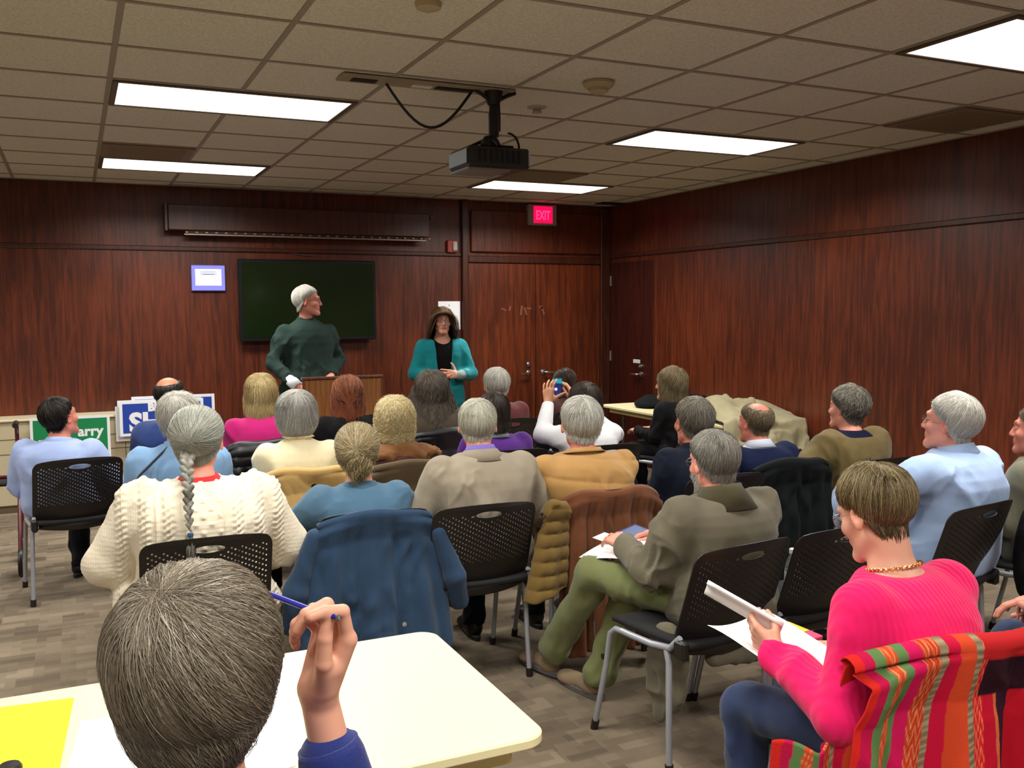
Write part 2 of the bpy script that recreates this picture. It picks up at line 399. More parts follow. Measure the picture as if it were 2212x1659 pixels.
# door in the right wall
d3 = structure(MB().box((R_X-.012, 7.96, .01), (R_X, B_Y-.06, 2.12), bev=.003).build('door_3', wood('mahogany_side_door', srgb(44, 14, 10), srgb(66, 22, 14), rough=0.34)))
for z in (1.93, 1.12): MB().box((R_X-.022, B_Y-.085, z-.055), (R_X-.012, B_Y-.062, z+.055), bev=.002).build('hinge', plain('hinge_steel', srgb(150, 140, 132), rough=.4, metal=.5), d3)
lever(d3, -1, 'x', (R_X-.012, 8.16, .955), 1, dead=1.035)
MB().box((R_X-.017, 8.17, 1.065), (R_X-.012, 8.30, 1.105), bev=.002).build('strike_label', plain('white_plastic', srgb(210, 210, 214), rough=.5), d3)

# ---- lamps
DIFF = plain('acrylic_diffuser', (1, 1, 1), rough=.5, emit=(1, .97, .9), es=DIFF_E)
FRAME = plain('troffer_frame', srgb(92, 80, 66), rough=.5)
LAMP_SAY = {(0, 5): 'lit ceiling light panel nearest the projection screen housing', (5, 5): 'lit ceiling light panel just below the hanging projector in view, nearest the exit sign',
            (0, 1): 'large lit ceiling light panel above and before the screen housing', (5, 1): 'lit ceiling light panel between the smoke detector and the side wall rail',
            (5, -3): 'lit ceiling light panel cut off by the upper corner of the photo'}
for c, r in LAMP_CELLS:
    x0, y0 = GX+c*TILE+.014, GY+r*TILE+.014; x1, y1 = x0+2*TILE-.028, y0+TILE-.028
    e = empty('ceiling_light', ((x0+x1)/2, (y0+y1)/2, CEIL-.012))
    if (c, r) in LAMP_SAY: tag(e, LAMP_SAY[(c, r)], 'ceiling light', 'fluorescent panels in the ceiling')
    else: tag(e, 'fluorescent ceiling panel behind the photographer or beyond the picture', 'ceiling light', 'fluorescent panels outside the picture')
    hx, hy = (x1-x0)/2, (y1-y0)/2; m = MB(); w = .026
    for q in (((-hx, -hy, 0), (hx, -hy+w, .0115)), ((-hx, hy-w, 0), (hx, hy, .0115)), ((-hx, -hy+w, 0), (-hx+w, hy-w, .0115)), ((hx-w, -hy+w, 0), (hx, hy-w, .0115))): m.box(*q)
    m.build('lamp_frame', FRAME, e)
    MB().box((-hx+w, -hy+w, .004), (hx-w, hy-w, .011)).build('diffuser', DIFF, e)
# ---- vents
VENTM = plain('vent_enamel', srgb(128, 112, 92), rough=.6); VENTD = plain('vent_dark', srgb(30, 24, 18), rough=.9)
for (c, r, say) in ((0, 4, 'slotted ceiling air vent beside the lit panel over the screen housing'), (5, 4, 'slotted ceiling air vent behind the projector'), (7, -1, 'ceiling return air grille near the side wall, cut by the picture edge')):
    e = empty('ceiling_vent', (GX+(c+.5)*TILE, GY+(r+.5)*TILE, CEIL-.014)); tag(e, say, 'air vent', 'air vents in the ceiling')
    h = TILE/2-.016; m = MB()
    for q in (((-h, -h, 0), (h, -h+.05, .0135)), ((-h, h-.05, 0), (h, h, .0135)), ((-h, -h+.05, 0), (-h+.05, h-.05, .0135)), ((h-.05, -h+.05, 0), (h, h-.05, .0135))): m.box(*q)
    m.build('vent_frame', VENTM, e)
    MB().box((-h+.05, -h+.05, .011), (h-.05, h-.05, .0135)).build('vent_opening', VENTD, e)
    s = MB()
    for k in range(9):
        y = -h+.075+k*(2*h-.15)/8; s.box((-h+.05, -.002, -.016), (h-.05, .002, .016), Matrix.Translation((0, y, .004)) @ Matrix.Rotation(.9, 4, 'X'))
    s.build('louvre', VENTM, e)
p = at_z(1365, 434, CEIL); e = tag(MB().box((p[0]-.25, 8.45, CEIL-.012), (p[0]+.2, 8.62, CEIL-.005), bev=.003).build('slot_diffuser', VENTD), 'dark narrow slot diffuser in the ceiling corner by the side wall', 'air vent')
# ---- smoke detector and sprinkler
p = at_z(1293, 176, CEIL); e = empty('smoke_detector', (p[0], p[1], CEIL-.06)); tag(e, 'round cream smoke detector on the ceiling tile', 'smoke detector')
SMO = plain('detector_plastic', srgb(176, 164, 132), rough=.5)
MB().lathe([(.075, .058), (.078, .045), (.066, .03), (.05, .026)], 28).build('detector_base', SMO, e, smooth=True)
MB().lathe([(.05, .026), (.048, .012), (.03, .002), (.0, .0)], 28).build('sensor_cap', SMO, e, smooth=True)
p = at_z(1160, 231, CEIL); e = empty('sprinkler_head', (p[0], p[1], CEIL-.035)); tag(e, 'small pale sprinkler head between the projector and smoke detector', 'sprinkler')
MB().lathe([(.055, .034), (.05, .028), (.022, .022), (.02, .014)], 22).build('escutcheon', plain('sprinkler_white', srgb(170, 164, 150), rough=.45), e, smooth=True)
MB().lathe([(.02, .014), (.03, .008), (.026, .002), (0, 0)], 18).build('deflector', plain('sprinkler_white', srgb(170, 164, 150)), e, smooth=True)
p = at_z(925, 6, CEIL); e = tag(MB().lathe([(.05, .03), (.045, .01), (.02, 0), (0, 0)], 20, Matrix.Translation((p[0], p[1], CEIL-.03))).build('ceiling_sensor', SMO, smooth=True), 'small round ceiling sensor at the very top edge of the photo', 'sensor')

# ---- projector on its pole
p = at_z(1066, 193, CEIL); PX, PY = p[0], p[1]
zb = at_y(1062, 376, PY)[2]; 
e = empty('projector', (PX-.02, PY, zb)); tag(e, 'black projector hanging upside down from the ceiling pole', 'projector')
m = MB().box((-.175, -.13, .015), (.165, .13, .115), bev=.014); m.build('projector_body', plain('projector_black', srgb(30, 32, 34), rough=.38), e)
MB().box((-.178, -.118, .03), (-.1745, .118, .1), bev=.003).build('front_grille', plain('projector_grey', srgb(96, 106, 112), rough=.35), e)
m = MB().box((-.17, -.12, .0), (.06, .12, .0148), bev=.006); m.build('lower_cover', plain('projector_lower', srgb(110, 104, 100), rough=.4), e)
lv = MB()
for k in range(8): lv.box((-.12+k*.03, -.1325, .04), (-.105+k*.03, -.1305, .1))
lv.build('side_vent', plain('vent_slot_black', srgb(12, 12, 12), rough=.8), e)  # flat black strips drawn as the vent slots
m = MB()
m.box((-.09, -.09, .12), (.09, .09, .132), bev=.004)
for a in range(3):
    c, s_ = math.cos(a*2.09+.5), math.sin(a*2.09+.5); m.tube([(c*.04, s_*.04, .16), (c*.1, s_*.1, .135), (c*.13, s_*.11, .118)], .012, 8)
m.lathe([(.05, .13), (.045, .165), (.03, .185)], 18); m.build('mount_bracket', DARKMETAL, e, smooth=True)
w = []
for k in range(14): a = -1.9+k*3.5/13; w.append((.115+.06*math.cos(a), .03, .14+.075*math.sin(a)))
MB().tube(w, .006, 8).build('power_cord', DARKMETAL, e, smooth=True)
e = empty('projector_pole', (PX, PY, zb+.185)); tag(e, 'black ceiling pole carrying the projector', 'pole')
H = CEIL-.008-(zb+.185)
MB().lathe([(.026, 0), (.026, H*.5), (.023, H*.5+.002), (.023, H)], 18).build('tube', DARKMETAL, e, smooth=True)
MB().tube([(.03, .0, .03), (.033, .005, H*.4), (.028, .0, H*.7), (.03, 0, H)], .007, 8).build('cable', plain('cable_black', srgb(16, 16, 16), rough=.6), e, smooth=True)
m = MB()
for dx in (-.11, .12): m.tube([(0, 0, H-.06), (dx*.6, 0, H-.02), (dx, 0, H)], .01, 8)
m.lathe([(.03, H-.07), (.045, H-.02), (.05, H)], 16); m.build('flange', DARKMETAL, e, smooth=True)
e = empty('ceiling_service_plate', (PX-.34, PY+.02, CEIL-.012)); tag(e, 'long cream service plate with sockets beside the projector pole', 'mounting plate')
MB().box((-.44, -.075, 0), (.44, .075, .0075), bev=.002).build('plate', plain('plate_cream', srgb(150, 140, 116), rough=.5), e)
MB().box((-.38, -.02, -.004), (-.26, .04, -.0005)).build('socket', VENTD, e)
MB().box((-.08, -.01, -.004), (.02, .035, -.0005)).build('socket', plain('plate_white', srgb(226, 222, 214), rough=.4), e)
MB().box((.04, -.02, -.006), (.24, .03, -.0005), bev=.002).build('cover_strip', VENTD, e)
w = [(-.22+.44*k/16, -.02, -.012-.19*math.sin(math.pi*k/16)) for k in range(17)]
MB().tube(w, .007, 8).build('looped_cable', plain('cable_black', srgb(16, 16, 16)), e, smooth=True)

# ---- projection screen housing
e = empty('projection_screen', (1.98, B_Y, 2.30)); tag(e, 'long dark wood housing of a rolled up projection screen on the wall', 'projection screen')
MB().box((-1.21, -.14, .04), (1.2, -.001, .26), bev=.006).build('housing', wood('housing_wood', srgb(58, 26, 18), srgb(88, 42, 30), rough=.4), e)
MB().box((-1.24, -.15, .03), (-1.212, -.001, .27), bev=.004).build('end_cap', TRIMWOOD, e)
MB().box((1.202, -.15, .22), (1.235, -.001, .245), bev=.004).build('end_cap', TRIMWOOD, e)
MB().box((-1.08, -.125, -.002), (1.17, -.10, .012), bev=.004).build('bottom_bar', plain('bar_alu', srgb(170, 160, 150), rough=.4, metal=.6), e)
CLIPM = plain('clip_brass', srgb(150, 112, 92), rough=.4, metal=.3)
for k in range(28): MB().box((-1.07+k*.0835, -.137, .014), (-1.07+k*.0835+.026, -.119, .030), bev=.003).build('bar_clip', CLIPM, e)
MB().box((-1.07, -.118, .012), (1.15, -.108, .042)).build('screen_roll', plain('screen_edge', srgb(60, 40, 34), rough=.8), e)
# ---- television
e = empty('television', (1.995, B_Y, 1.35)); tag(e, 'wide black flat television mounted on the wood wall', 'television')
MB().box((-.64, -.105, 0), (.64, -.045, .75), bev=.01).build('bezel', plain('tv_bezel', srgb(22, 24, 28), rough=.3), e)
MB().box((-.612, -.1072, .035), (.612, -.1052, .722)).build('screen_glass', plain('tv_glass_green_reflection', srgb(18, 32, 10), rough=.2, spec=.5), e)  # green reflection in the screen is tinted into the base colour
MB().box((-.2, -.046, .2), (.2, -.001, .5)).build('wall_bracket', DARKMETAL, e)
w = [(1.70+.36*k/10, B_Y-.01-.03*math.sin(math.pi*k/10)*0, 2.245-.10*(k/10)**.8-.025*math.sin(math.pi*k/10)) for k in range(11)]
tag(MB().tube(w, .005, 6).build('video_cable', plain('cable_grey', srgb(92, 74, 66), rough=.6), smooth=True), 'thin cable drooping down the wall to the television top', 'cable')
# ---- lit wall display, sheet, alarm
e = empty('wall_display', (1.105, B_Y, 1.81)); tag(e, 'small glowing lavender display panel on the wood wall', 'display panel')
MB().box((-.147, -.03, 0), (.147, -.001, .232), bev=.006).build('display_frame', plain('lavender_frame', srgb(110, 112, 200), rough=.4), e)
MB().box((-.142, -.0315, .006), (.142, -.0302, .226)).build('display_border', plain('lavender_glow', (.1, .1, .3), rough=.3, emit=srgb(150, 150, 255), es=.75), e)
MB().box((-.112, -.0335, .05), (.112, -.0318, .196)).build('display_page', plain('page_glow', (.5, .5, .5), rough=.3, emit=srgb(238, 238, 255), es=1.15), e)
m = MB()
for z, x0, x1 in ((.168, -.07, .065), (.15, -.075, .075), (.143, -.05, .05)): m.box((x0, -.0342, z), (x1, -.0337, z+.006))
m.build('page_print', plain('print_grey', srgb(150, 150, 190), rough=.8), e)
m = MB().box((3.31, B_Y-.004, 1.43), (3.545, B_Y-.0015, 1.715)); e = place(m.build('paper_notice', plain('notice_paper', srgb(240, 240, 244), rough=.8))); tag(e, 'white paper notice taped to the wall behind the standing woman', 'notice')
MB().box((-.005, -.0028, .24), (.004, -.0014, .249)).build('pin', DARKMETAL, e)
e = empty('fire_alarm', (3.455, B_Y, 2.2)); tag(e, 'red fire alarm with clear strobe on the wall rail', 'fire alarm')
MB().box((-.055, -.045, 0), (.055, -.001, .125), bev=.008).build('alarm_box', plain('alarm_red', srgb(150, 44, 26), rough=.4), e)
MB().box((.0, -.062, .018), (.048, -.045, .11), bev=.008).build('strobe', plain('strobe_lens', srgb(190, 180, 176), rough=.2), e)

def text_mesh(txt, size, ext, name, mat, parent, M, align='CENTER', bold=0.0, sx=1.0):
    cu = bpy.data.curves.new('letters', 'FONT'); cu.body = txt; cu.size = size; cu.extrude = ext; cu.align_x = align; cu.offset = bold; cu.resolution_u = 3
    tmp = bpy.data.objects.new('letters', cu); SC.collection.objects.link(tmp)
    dg = bpy.context.evaluated_depsgraph_get(); dg.update()
    me = bpy.data.meshes.new_from_object(tmp.evaluated_get(dg)); bpy.data.objects.remove(tmp); bpy.data.curves.remove(cu)
    me.transform(M @ Matrix.Diagonal((sx, 1, 1, 1))); me.materials.clear(); me.materials.append(mat)
    o = bpy.data.objects.new(name, me); SC.collection.objects.link(o); o.parent = parent; return o
UP = Matrix.Rotation(math.pi/2, 4, 'X')
# ---- exit sign
e = empty('exit_sign', (4.455, B_Y, 2.50)); tag(e, 'glowing red exit sign in a pale box above the double door', 'exit sign')
MB().box((-.165, -.07, 0), (.165, -.001, .215), bev=.008).build('sign_housing', plain('exit_housing', srgb(150, 140, 138), rough=.5), e)
MB().box((-.108, -.073, .022), (.112, -.0702, .195)).build('lit_face', plain('exit_face', (.3, .0, .05), rough=.4, emit=srgb(255, 10, 80), es=1.15), e)
text_mesh('EXIT', .13, .002, 'exit_letters', plain('exit_letter', (.4, .0, .08), rough=.4, emit=srgb(255, 60, 120), es=1.5), e, Matrix.Translation((0, -.0745, .06)) @ UP, bold=.003, sx=.62)
# ---- cream cabinet along the wall under the panelling
e = empty('heater_cabinet', (-.55, B_Y, 0)); tag(e, 'long low cream enamel heater cabinet along the back wall', 'heater cabinet')
m = MB().box((-1.5, -.33, .06), (1.45, -.001, .745), bev=.008); m.build('cabinet_body', CREAMCAB, e)
MB().box((-1.52, -.345, .745), (1.47, -.001, .765), bev=.006).build('cabinet_top', plain('cream_top', srgb(214, 202, 170), rough=.45), e)
MB().box((-1.5, -.30, 0), (1.45, -.02, .06)).build('plinth', plain('plinth_brown', srgb(120, 104, 80), rough=.7), e)
m = MB()
for z in (.28, .48, .60): m.box((-1.5, -.3315, z), (1.45, -.3302, z+.006))
for x in (-.9, -.3, .3, .9): m.box((x, -.3315, .06), (x+.005, -.3302, .745))
m.build('panel_joint', plain('joint_brown', srgb(96, 84, 62), rough=.8), e)

# ---- yard signs leaning on it
SIGNBLUE = plain('sign_blue', srgb(28, 62, 160), rough=.45); SIGNWHITE = plain('sign_white', srgb(232, 234, 238), rough=.5); SIGNGREEN = plain('sign_green', srgb(6, 128, 72), rough=.45)
a = at_y(257, 868, 8.40); b = at_y(440, 868, 8.40); W2 = (b[0]-a[0]); zt = a[2]; zbm = at_y(262, 944, 8.40)[2]
Hs = zt-zbm
def yard_sign(x, y, z, w, h, lean, face, label, rz=0.0):
    e = empty('yard_sign', (x, y, z), rz); tag(e, label, 'sign')
    Mx = Matrix.Rotation(-lean, 4, 'X')
    MB().box((-w/2, -.004, 0), (w/2, 0, h), Mx).build('corrugated_board', SIGNWHITE, e)
    b_ = .022*w/.6
    MB().box((-w/2+b_, -.0052, b_), (w/2-b_, -.0041, h-b_), Mx).build('printed_field', face, e)
    st = MB()
    for sx in (-.25, .25): st.tube([(sx*w, .004, h*.4), (sx*w, .004, -z+.002 if z > .05 else 0.0)], .003, 6)
    if z > .05: st.build('wire_stake', DARKMETAL, e)
    return e, Mx
sx_ = (a[0]+b[0])/2; sgy = 8.42
e, Mx = yard_sign(sx_, sgy, zbm, W2, Hs, .05, SIGNBLUE, 'blue yard sign with big white letters, front of the stack by the wall')
text_mesh('SH', Hs*.74, .0006, 'sign_lettering', SIGNWHITE, e, Mx @ Matrix.Translation((-W2/2+.075, -.0062, Hs*.13)) @ UP, align='LEFT', bold=.010, sx=1.0)
text_mesh('BRI', Hs*.30, .0006, 'sign_lettering', SIGNWHITE, e, Mx @ Matrix.Translation((-W2/2+.225, -.0062, Hs*.70)) @ UP, align='LEFT', bold=.006)
for k, (dx, dy, dz, rz) in enumerate(((-.012, .03, .004, .01), (-.03, .045, -.045, .0), (.10, .05, .03, -.02))):
    e, Mx = yard_sign(sx_+dx, sgy+dy, zbm+dz, W2, Hs, .04, SIGNBLUE if k == 2 else SIGNWHITE, ('pale sign board directly behind the front blue yard sign', 'pale sign board sticking out lowest in the sign stack', 'sign board rising above the others at the rear of the stack')[k])
a = at_y(63, 905, 8.40); b = at_y(237, 900, 8.40); wg = b[0]-a[0]; hg = .42; zg = a[2]-hg
e, Mx = yard_sign((a[0]+b[0])/2, 8.43, zg, wg, hg, .04, SIGNGREEN, 'green yard sign with white lettering leaning on the cream cabinet')
text_mesh('arry', .115, .0006, 'sign_lettering', SIGNWHITE, e, Mx @ Matrix.Translation((wg/2-.245, -.0062, hg-.165)) @ UP, align='LEFT', bold=.004)
text_mesh('D', .30, .0004, 'sign_lettering', SIGNWHITE, e, Mx @ Matrix.Translation((-wg/2+.05, -.0062, hg-.40)) @ UP, align='LEFT', bold=.014)
text_mesh('D', .30, .0006, 'sign_initial', plain('sign_orange', srgb(190, 80, 40), rough=.5), e, Mx @ Matrix.Translation((-wg/2+.05, -.0068, hg-.40)) @ UP, align='LEFT', bold=.002)

# ---- lectern
LX0, LX1, LY = 1.61, 2.25, 7.33
e = empty('lectern', ((LX0+LX1)/2, LY, 0)); tag(e, 'light oak lectern in front of the standing man', 'lectern')
w = (LX1-LX0)/2
MB().box((-w, 0, .03), (w, .022, 1.085), bev=.003).build('front_panel', OAK, e)
MB().box((-w, .022, .03), (-w+.022, .42, 1.0), bev=.003).build('side_panel', OAK, e)
MB().box((w-.022, .022, .03), (w, .42, 1.0), bev=.003).build('side_panel', OAK, e)
MB().box((-w-.012, -.012, 1.085), (w+.012, .03, 1.108), bev=.005).build('top_rail', OAKDARK, e)
MB().box((-w+.0, .03, 1.03), (w, .46, 1.05), Matrix.Translation((0, 0, .0)) @ Matrix.Rotation(-.09, 4, 'X'), bev=.004).build('reading_top', OAK, e)
MB().box((w-.006, -.006, .03), (w+.006, .006, 1.085)).build('corner_strip', OAKDARK, e)
MB().box((-w-.006, -.006, .03), (-w+.006, .006, 1.085)).build('corner_strip', OAKDARK, e)
MB().box((-w-.02, -.02, 0), (w+.02, .44, .03), bev=.004).build('plinth', OAKDARK, e)

def table(x0, y0, x1, y1, label, zt=.745):
    e = empty('folding_table', ((x0+x1)/2, (y0+y1)/2, 0)); tag(e, label, 'table'); hx, hy = (x1-x0)/2, (y1-y0)/2
    m = MB(); m.prism(rrect(-hx, -hy, hx, hy, .055, 8), zt-.024, zt, inset=.004); m.build('tabletop', CREAM, e, smooth=True)
    m = MB().prism(rrect(-hx+.06, -hy+.05, hx-.06, hy-.05, .02, 3), zt-.07, zt-.0245); m.build('apron', CREAMEDGE, e)
    long_x = hx > hy
    for s in (-1, 1):
        for q in (-1, 1):
            if long_x: P = [(s*(hx-.25), q*(hy-.1), zt-.07), (s*(hx-.25), q*(hy-.1), .02), (s*(hx-.25), q*(hy-.1), 0.0)]
            else: P = [(q*(hx-.1), s*(hy-.25), zt-.07), (q*(hx-.1), s*(hy-.25), .02), (q*(hx-.1), s*(hy-.25), 0.0)]
            MB().tube(P, [.014, .014, .017], 10).build('table_leg', plain('table_steel', srgb(92, 88, 84), rough=.4, metal=.5), e, smooth=True)
    return e
table(-.96, 1.69, .875, 2.41, 'cream topped folding table in front of the nearest seated person')
table(4.41, 5.67, 5.17, 7.5, 'cream topped folding table beside the side wall with coats on it')
# ================================================================ implicit bodies
V3 = lambda *a: np.array(a, np.float32)
def nrm(v): v = np.asarray(v, float); return v/max(np.linalg.norm(v), 1e-9)
def sm(a, b, k):
    if k <= 0: return np.minimum(a, b)
    h = np.clip(.5+.5*(b-a)/k, 0, 1); return b+(a-b)*h-k*h*(1-h)
def smax(a, b, k): return -sm(-a, -b, k)
def rc(P, a, b, ra, rb):
    """tapered capsule"""
    a = np.asarray(a, np.float32); b = np.asarray(b, np.float32); ba = b-a; L2 = float(ba@ba)+1e-9
    h = np.clip(((P-a)@ba)/L2, 0, 1); d = P-a-h[:, None]*ba
    return np.sqrt((d*d).sum(1))-(ra+(rb-ra)*h)
def ell(P, c, r, R=None):
    d = P-np.asarray(c, np.float32)
    if R is not None: d = d@np.asarray(R, np.float32)
    r = np.asarray(r, np.float32); k0 = np.sqrt(((d/r)**2).sum(1)); k1 = np.sqrt(((d/(r*r))**2).sum(1))
    return k0*(k0-1)/np.maximum(k1, 1e-6)
def rotm(yaw=0, pitch=0, roll=0):
    """columns = local axes; yaw clockwise seen from above (turn towards +x), pitch nose down, roll to +x"""
    return np.array((Matrix.Rotation(-yaw, 3, 'Z') @ Matrix.Rotation(-pitch, 3, 'X') @ Matrix.Rotation(roll, 3, 'Y')), float)

def surfnet(fn, lo, hi, h):
    lo = np.asarray(lo, float); hi = np.asarray(hi, float); n = np.maximum(np.ceil((hi-lo)/h).astype(int)+1, 3)
    ax = [lo[i]+h*np.arange(n[i]) for i in range(3)]
    G = np.stack(np.meshgrid(*ax, indexing='ij'), -1).astype(np.float32)
    v = fn(G.reshape(-1, 3)).reshape(n).astype(np.float32)
    v[0] = np.maximum(v[0], 1e-3); v[-1] = np.maximum(v[-1], 1e-3); v[:, 0] = np.maximum(v[:, 0], 1e-3); v[:, -1] = np.maximum(v[:, -1], 1e-3); v[:, :, 0] = np.maximum(v[:, :, 0], 1e-3); v[:, :, -1] = np.maximum(v[:, :, -1], 1e-3)
    s = v < 0; c = n-1
    acc = np.zeros(tuple(c)+(3,), np.float32); cnt = np.zeros(tuple(c), np.float32)
    sl = lambda o: tuple(slice(o[i], o[i]+c[i]) for i in range(3))
    for a in range(3):
        o1, o2 = [i for i in range(3) if i != a]
        for p in (0, 1):
            for q in (0, 1):
                A = [0, 0, 0]; A[o1] = p; A[o2] = q; B = list(A); B[a] = 1
                va, vb = v[sl(A)], v[sl(B)]; m = s[sl(A)] != s[sl(B)]
                t = np.where(m, va/np.where(m, va-vb, 1), 0)
                pos = np.zeros(tuple(c)+(3,), np.float32); pos[..., o1] = p; pos[..., o2] = q; pos[..., a] = t
                acc += pos*m[..., None]; cnt += m
    act = cnt > 0; idx = -np.ones(tuple(c), np.int64); idx[act] = np.arange(act.sum())
    base = np.stack(np.meshgrid(*[np.arange(c[i]) for i in range(3)], indexing='ij'), -1)
    V = (base[act]+acc[act]/cnt[act][:, None])*h+lo
    F = []
    for a in range(3):
        o1, o2 = (a+1) % 3, (a+2) % 3
        A = [slice(None)]*3; B = [slice(None)]*3; A[a] = slice(0, -1); B[a] = slice(1, None)
        sa, sb = s[tuple(A)], s[tuple(B)]; e = np.argwhere(sa != sb)
        e = e[(e[:, o1] > 0) & (e[:, o2] > 0) & (e[:, o1] < c[o1]) & (e[:, o2] < c[o2])]
        if not len(e): continue
        fl = sa[tuple(e.T)]
        def I(d1, d2):
            q = e.copy(); q[:, o1] -= d1; q[:, o2] -= d2; return idx[tuple(q.T)]
        Q = np.stack([I(1, 1), I(0, 1), I(0, 0), I(1, 0)], 1); Q[~fl] = Q[~fl][:, ::-1]; F.append(Q)
    F = np.vstack(F); F = F[(F >= 0).all(1)]
    return V.astype(np.float32), F
def vnormals(V, F):
    Nn = np.zeros_like(V); a = V[F[:, 2]]-V[F[:, 0]]; b = V[F[:, 3]]-V[F[:, 1]]; fn = np.cross(a, b)
    for k in range(4): np.add.at(Nn, F[:, k], fn)
    return Nn/np.maximum(np.linalg.norm(Nn, axis=1, keepdims=True), 1e-9)
def relax(V, F, it=1, w=.5):
    for _ in range(it):
        S = np.zeros_like(V); C = np.zeros(len(V), np.float32)
        for k in range(4):
            for d in (1, 3): np.add.at(S, F[:, k], V[F[:, (k+d) % 4]]); np.add.at(C, F[:, k], 1)
        V = V+(S/np.maximum(C, 1)[:, None]-V)*w
    return V
def bbox(pts, m): P = np.asarray(pts, float); return P.min(0)-m, P.max(0)+m

# ---------------------------------------------------------------- head (local: y forward, z up, origin between the ears)
def head_sdf(P, s=1.0, nose=1.0, jaw=1.0, ears=True):
    P = P/s; X = np.abs(P[:, 0]); Q = np.stack([X, P[:, 1], P[:, 2]], 1)
    f = ell(P, (0, -.012, .035), (.074, .092, .080))
    f = sm(f, ell(P, (0, .03, -.03), (.057, .060, .078)), .03)
    f = sm(f, rc(Q, (.044*jaw, .0, -.055), (.016, .072, -.092), .02*jaw, .019), .022)
    f = sm(f, rc(P, (-.012, .078, -.094), (.012, .078, -.094), .016, .016), .015)
    f = sm(f, rc(Q, (.012, .083, .034), (.040, .068, .036), .0115, .011), .014)       # brow
    f = sm(f, ell(Q, (.042, .058, -.018), (.021, .022, .02)), .02)                     # cheek bone
    f = smax(f, -(ell(Q, (.031, .096, .012), (.017, .014, .011))), .012)               # eye socket
    f = sm(f, ell(Q, (.031, .0745, .012), (.0145, .0125, .011)), .002)                 # lid over eyeball
    f = sm(f, rc(P, (0, .086, .018), (0, .104*nose**.3, -.022), .0075, .0115), .010)   # nose
    f = sm(f, ell(Q, (.0115, .092, -.026), (.008, .010, .0075)), .006)
    f = sm(f, ell(P, (0, .082, -.054), (.027, .012, .016)), .012)
    f = sm(f, rc(P, (-.017, .086, -.0495), (.017, .086, -.0495), .0035, .0035), .004)  # lips
    f = sm(f, rc(P, (-.014, .086, -.0585), (.014, .086, -.0585), .0045, .0045), .004)
    f = smax(f, -rc(P, (-.02, .0925, -.054), (.02, .0925, -.054), .0012, .0012), .003)
    if ears:
        R = rotm(.38, 0, -.12); d = Q-V3(.0765, -.008, .002)
        dl = d@np.asarray(R, np.float32)
        e = ell(dl, (0.004, 0, 0), (.0075, .018, .032)); e = smax(e, -ell(dl, (.014, .004, .002), (.010, .010, .019)), .004)
        e = sm(e, ell(dl, (0.002, .004, -.026), (.006, .009, .011)), .006)
        f = sm(f, e, .006)
    return f*s
def head_color(P, tone, hairc=None, s=1.0, fem=False):
    """albedo of the face: lips, brows, eyes; P in head space"""
    P = P/s; n = len(P); C = np.tile(np.asarray(tone[:3], np.float32), (n, 1)); X = np.abs(P[:, 0])
    def blend(m, c): 
        m = np.clip(m, 0, 1)[:, None]; return C*(1-m)+np.asarray(c, np.float32)*m
    fr = P[:, 1] > .055
    cheek = np.exp(-(((X-.04)/.02)**2+((P[:, 2]+.02)/.018)**2))*fr*.35; C = blend(cheek, (tone[0]*1.0, tone[1]*.62, tone[2]*.6))
    ear = (X > .078)*.35; C = blend(ear, (tone[0]*1.0, tone[1]*.6, tone[2]*.55))
    lips = (np.abs(P[:, 2]+.054) < .0085)*(X < .021)*(P[:, 1] > .08)*.8; C = blend(lips, (.36, .12, .11) if fem else (.38, .17, .14))
    bc = hairc if hairc is not None else (.2, .15, .1)
    br = (np.abs(P[:, 2]-(.040-.12*(X-.03)**2*8)) < .0045)*(X > .012)*(X < .048)*(P[:, 1] > .06)*.75; C = blend(br, bc)
    ey = ((((X-.031)/.0125)**2+((P[:, 2]-.011)/.0040)**2) < 1)*(P[:, 1] > .074); C = blend(ey*1., (.55, .53, .5))
    ir = ((((X-.031)/.005)**2+((P[:, 2]-.011)/.0042)**2) < 1)*(P[:, 1] > .078); C = blend(ir*1., (.03, .025, .02))
    ll = (np.abs((((X-.031)/.0135)**2+((P[:, 2]-.012)/.0062)**2)-1) < .25)*(P[:, 1] > .07)*.6; C = blend(ll, (.12, .06, .05))
    return C

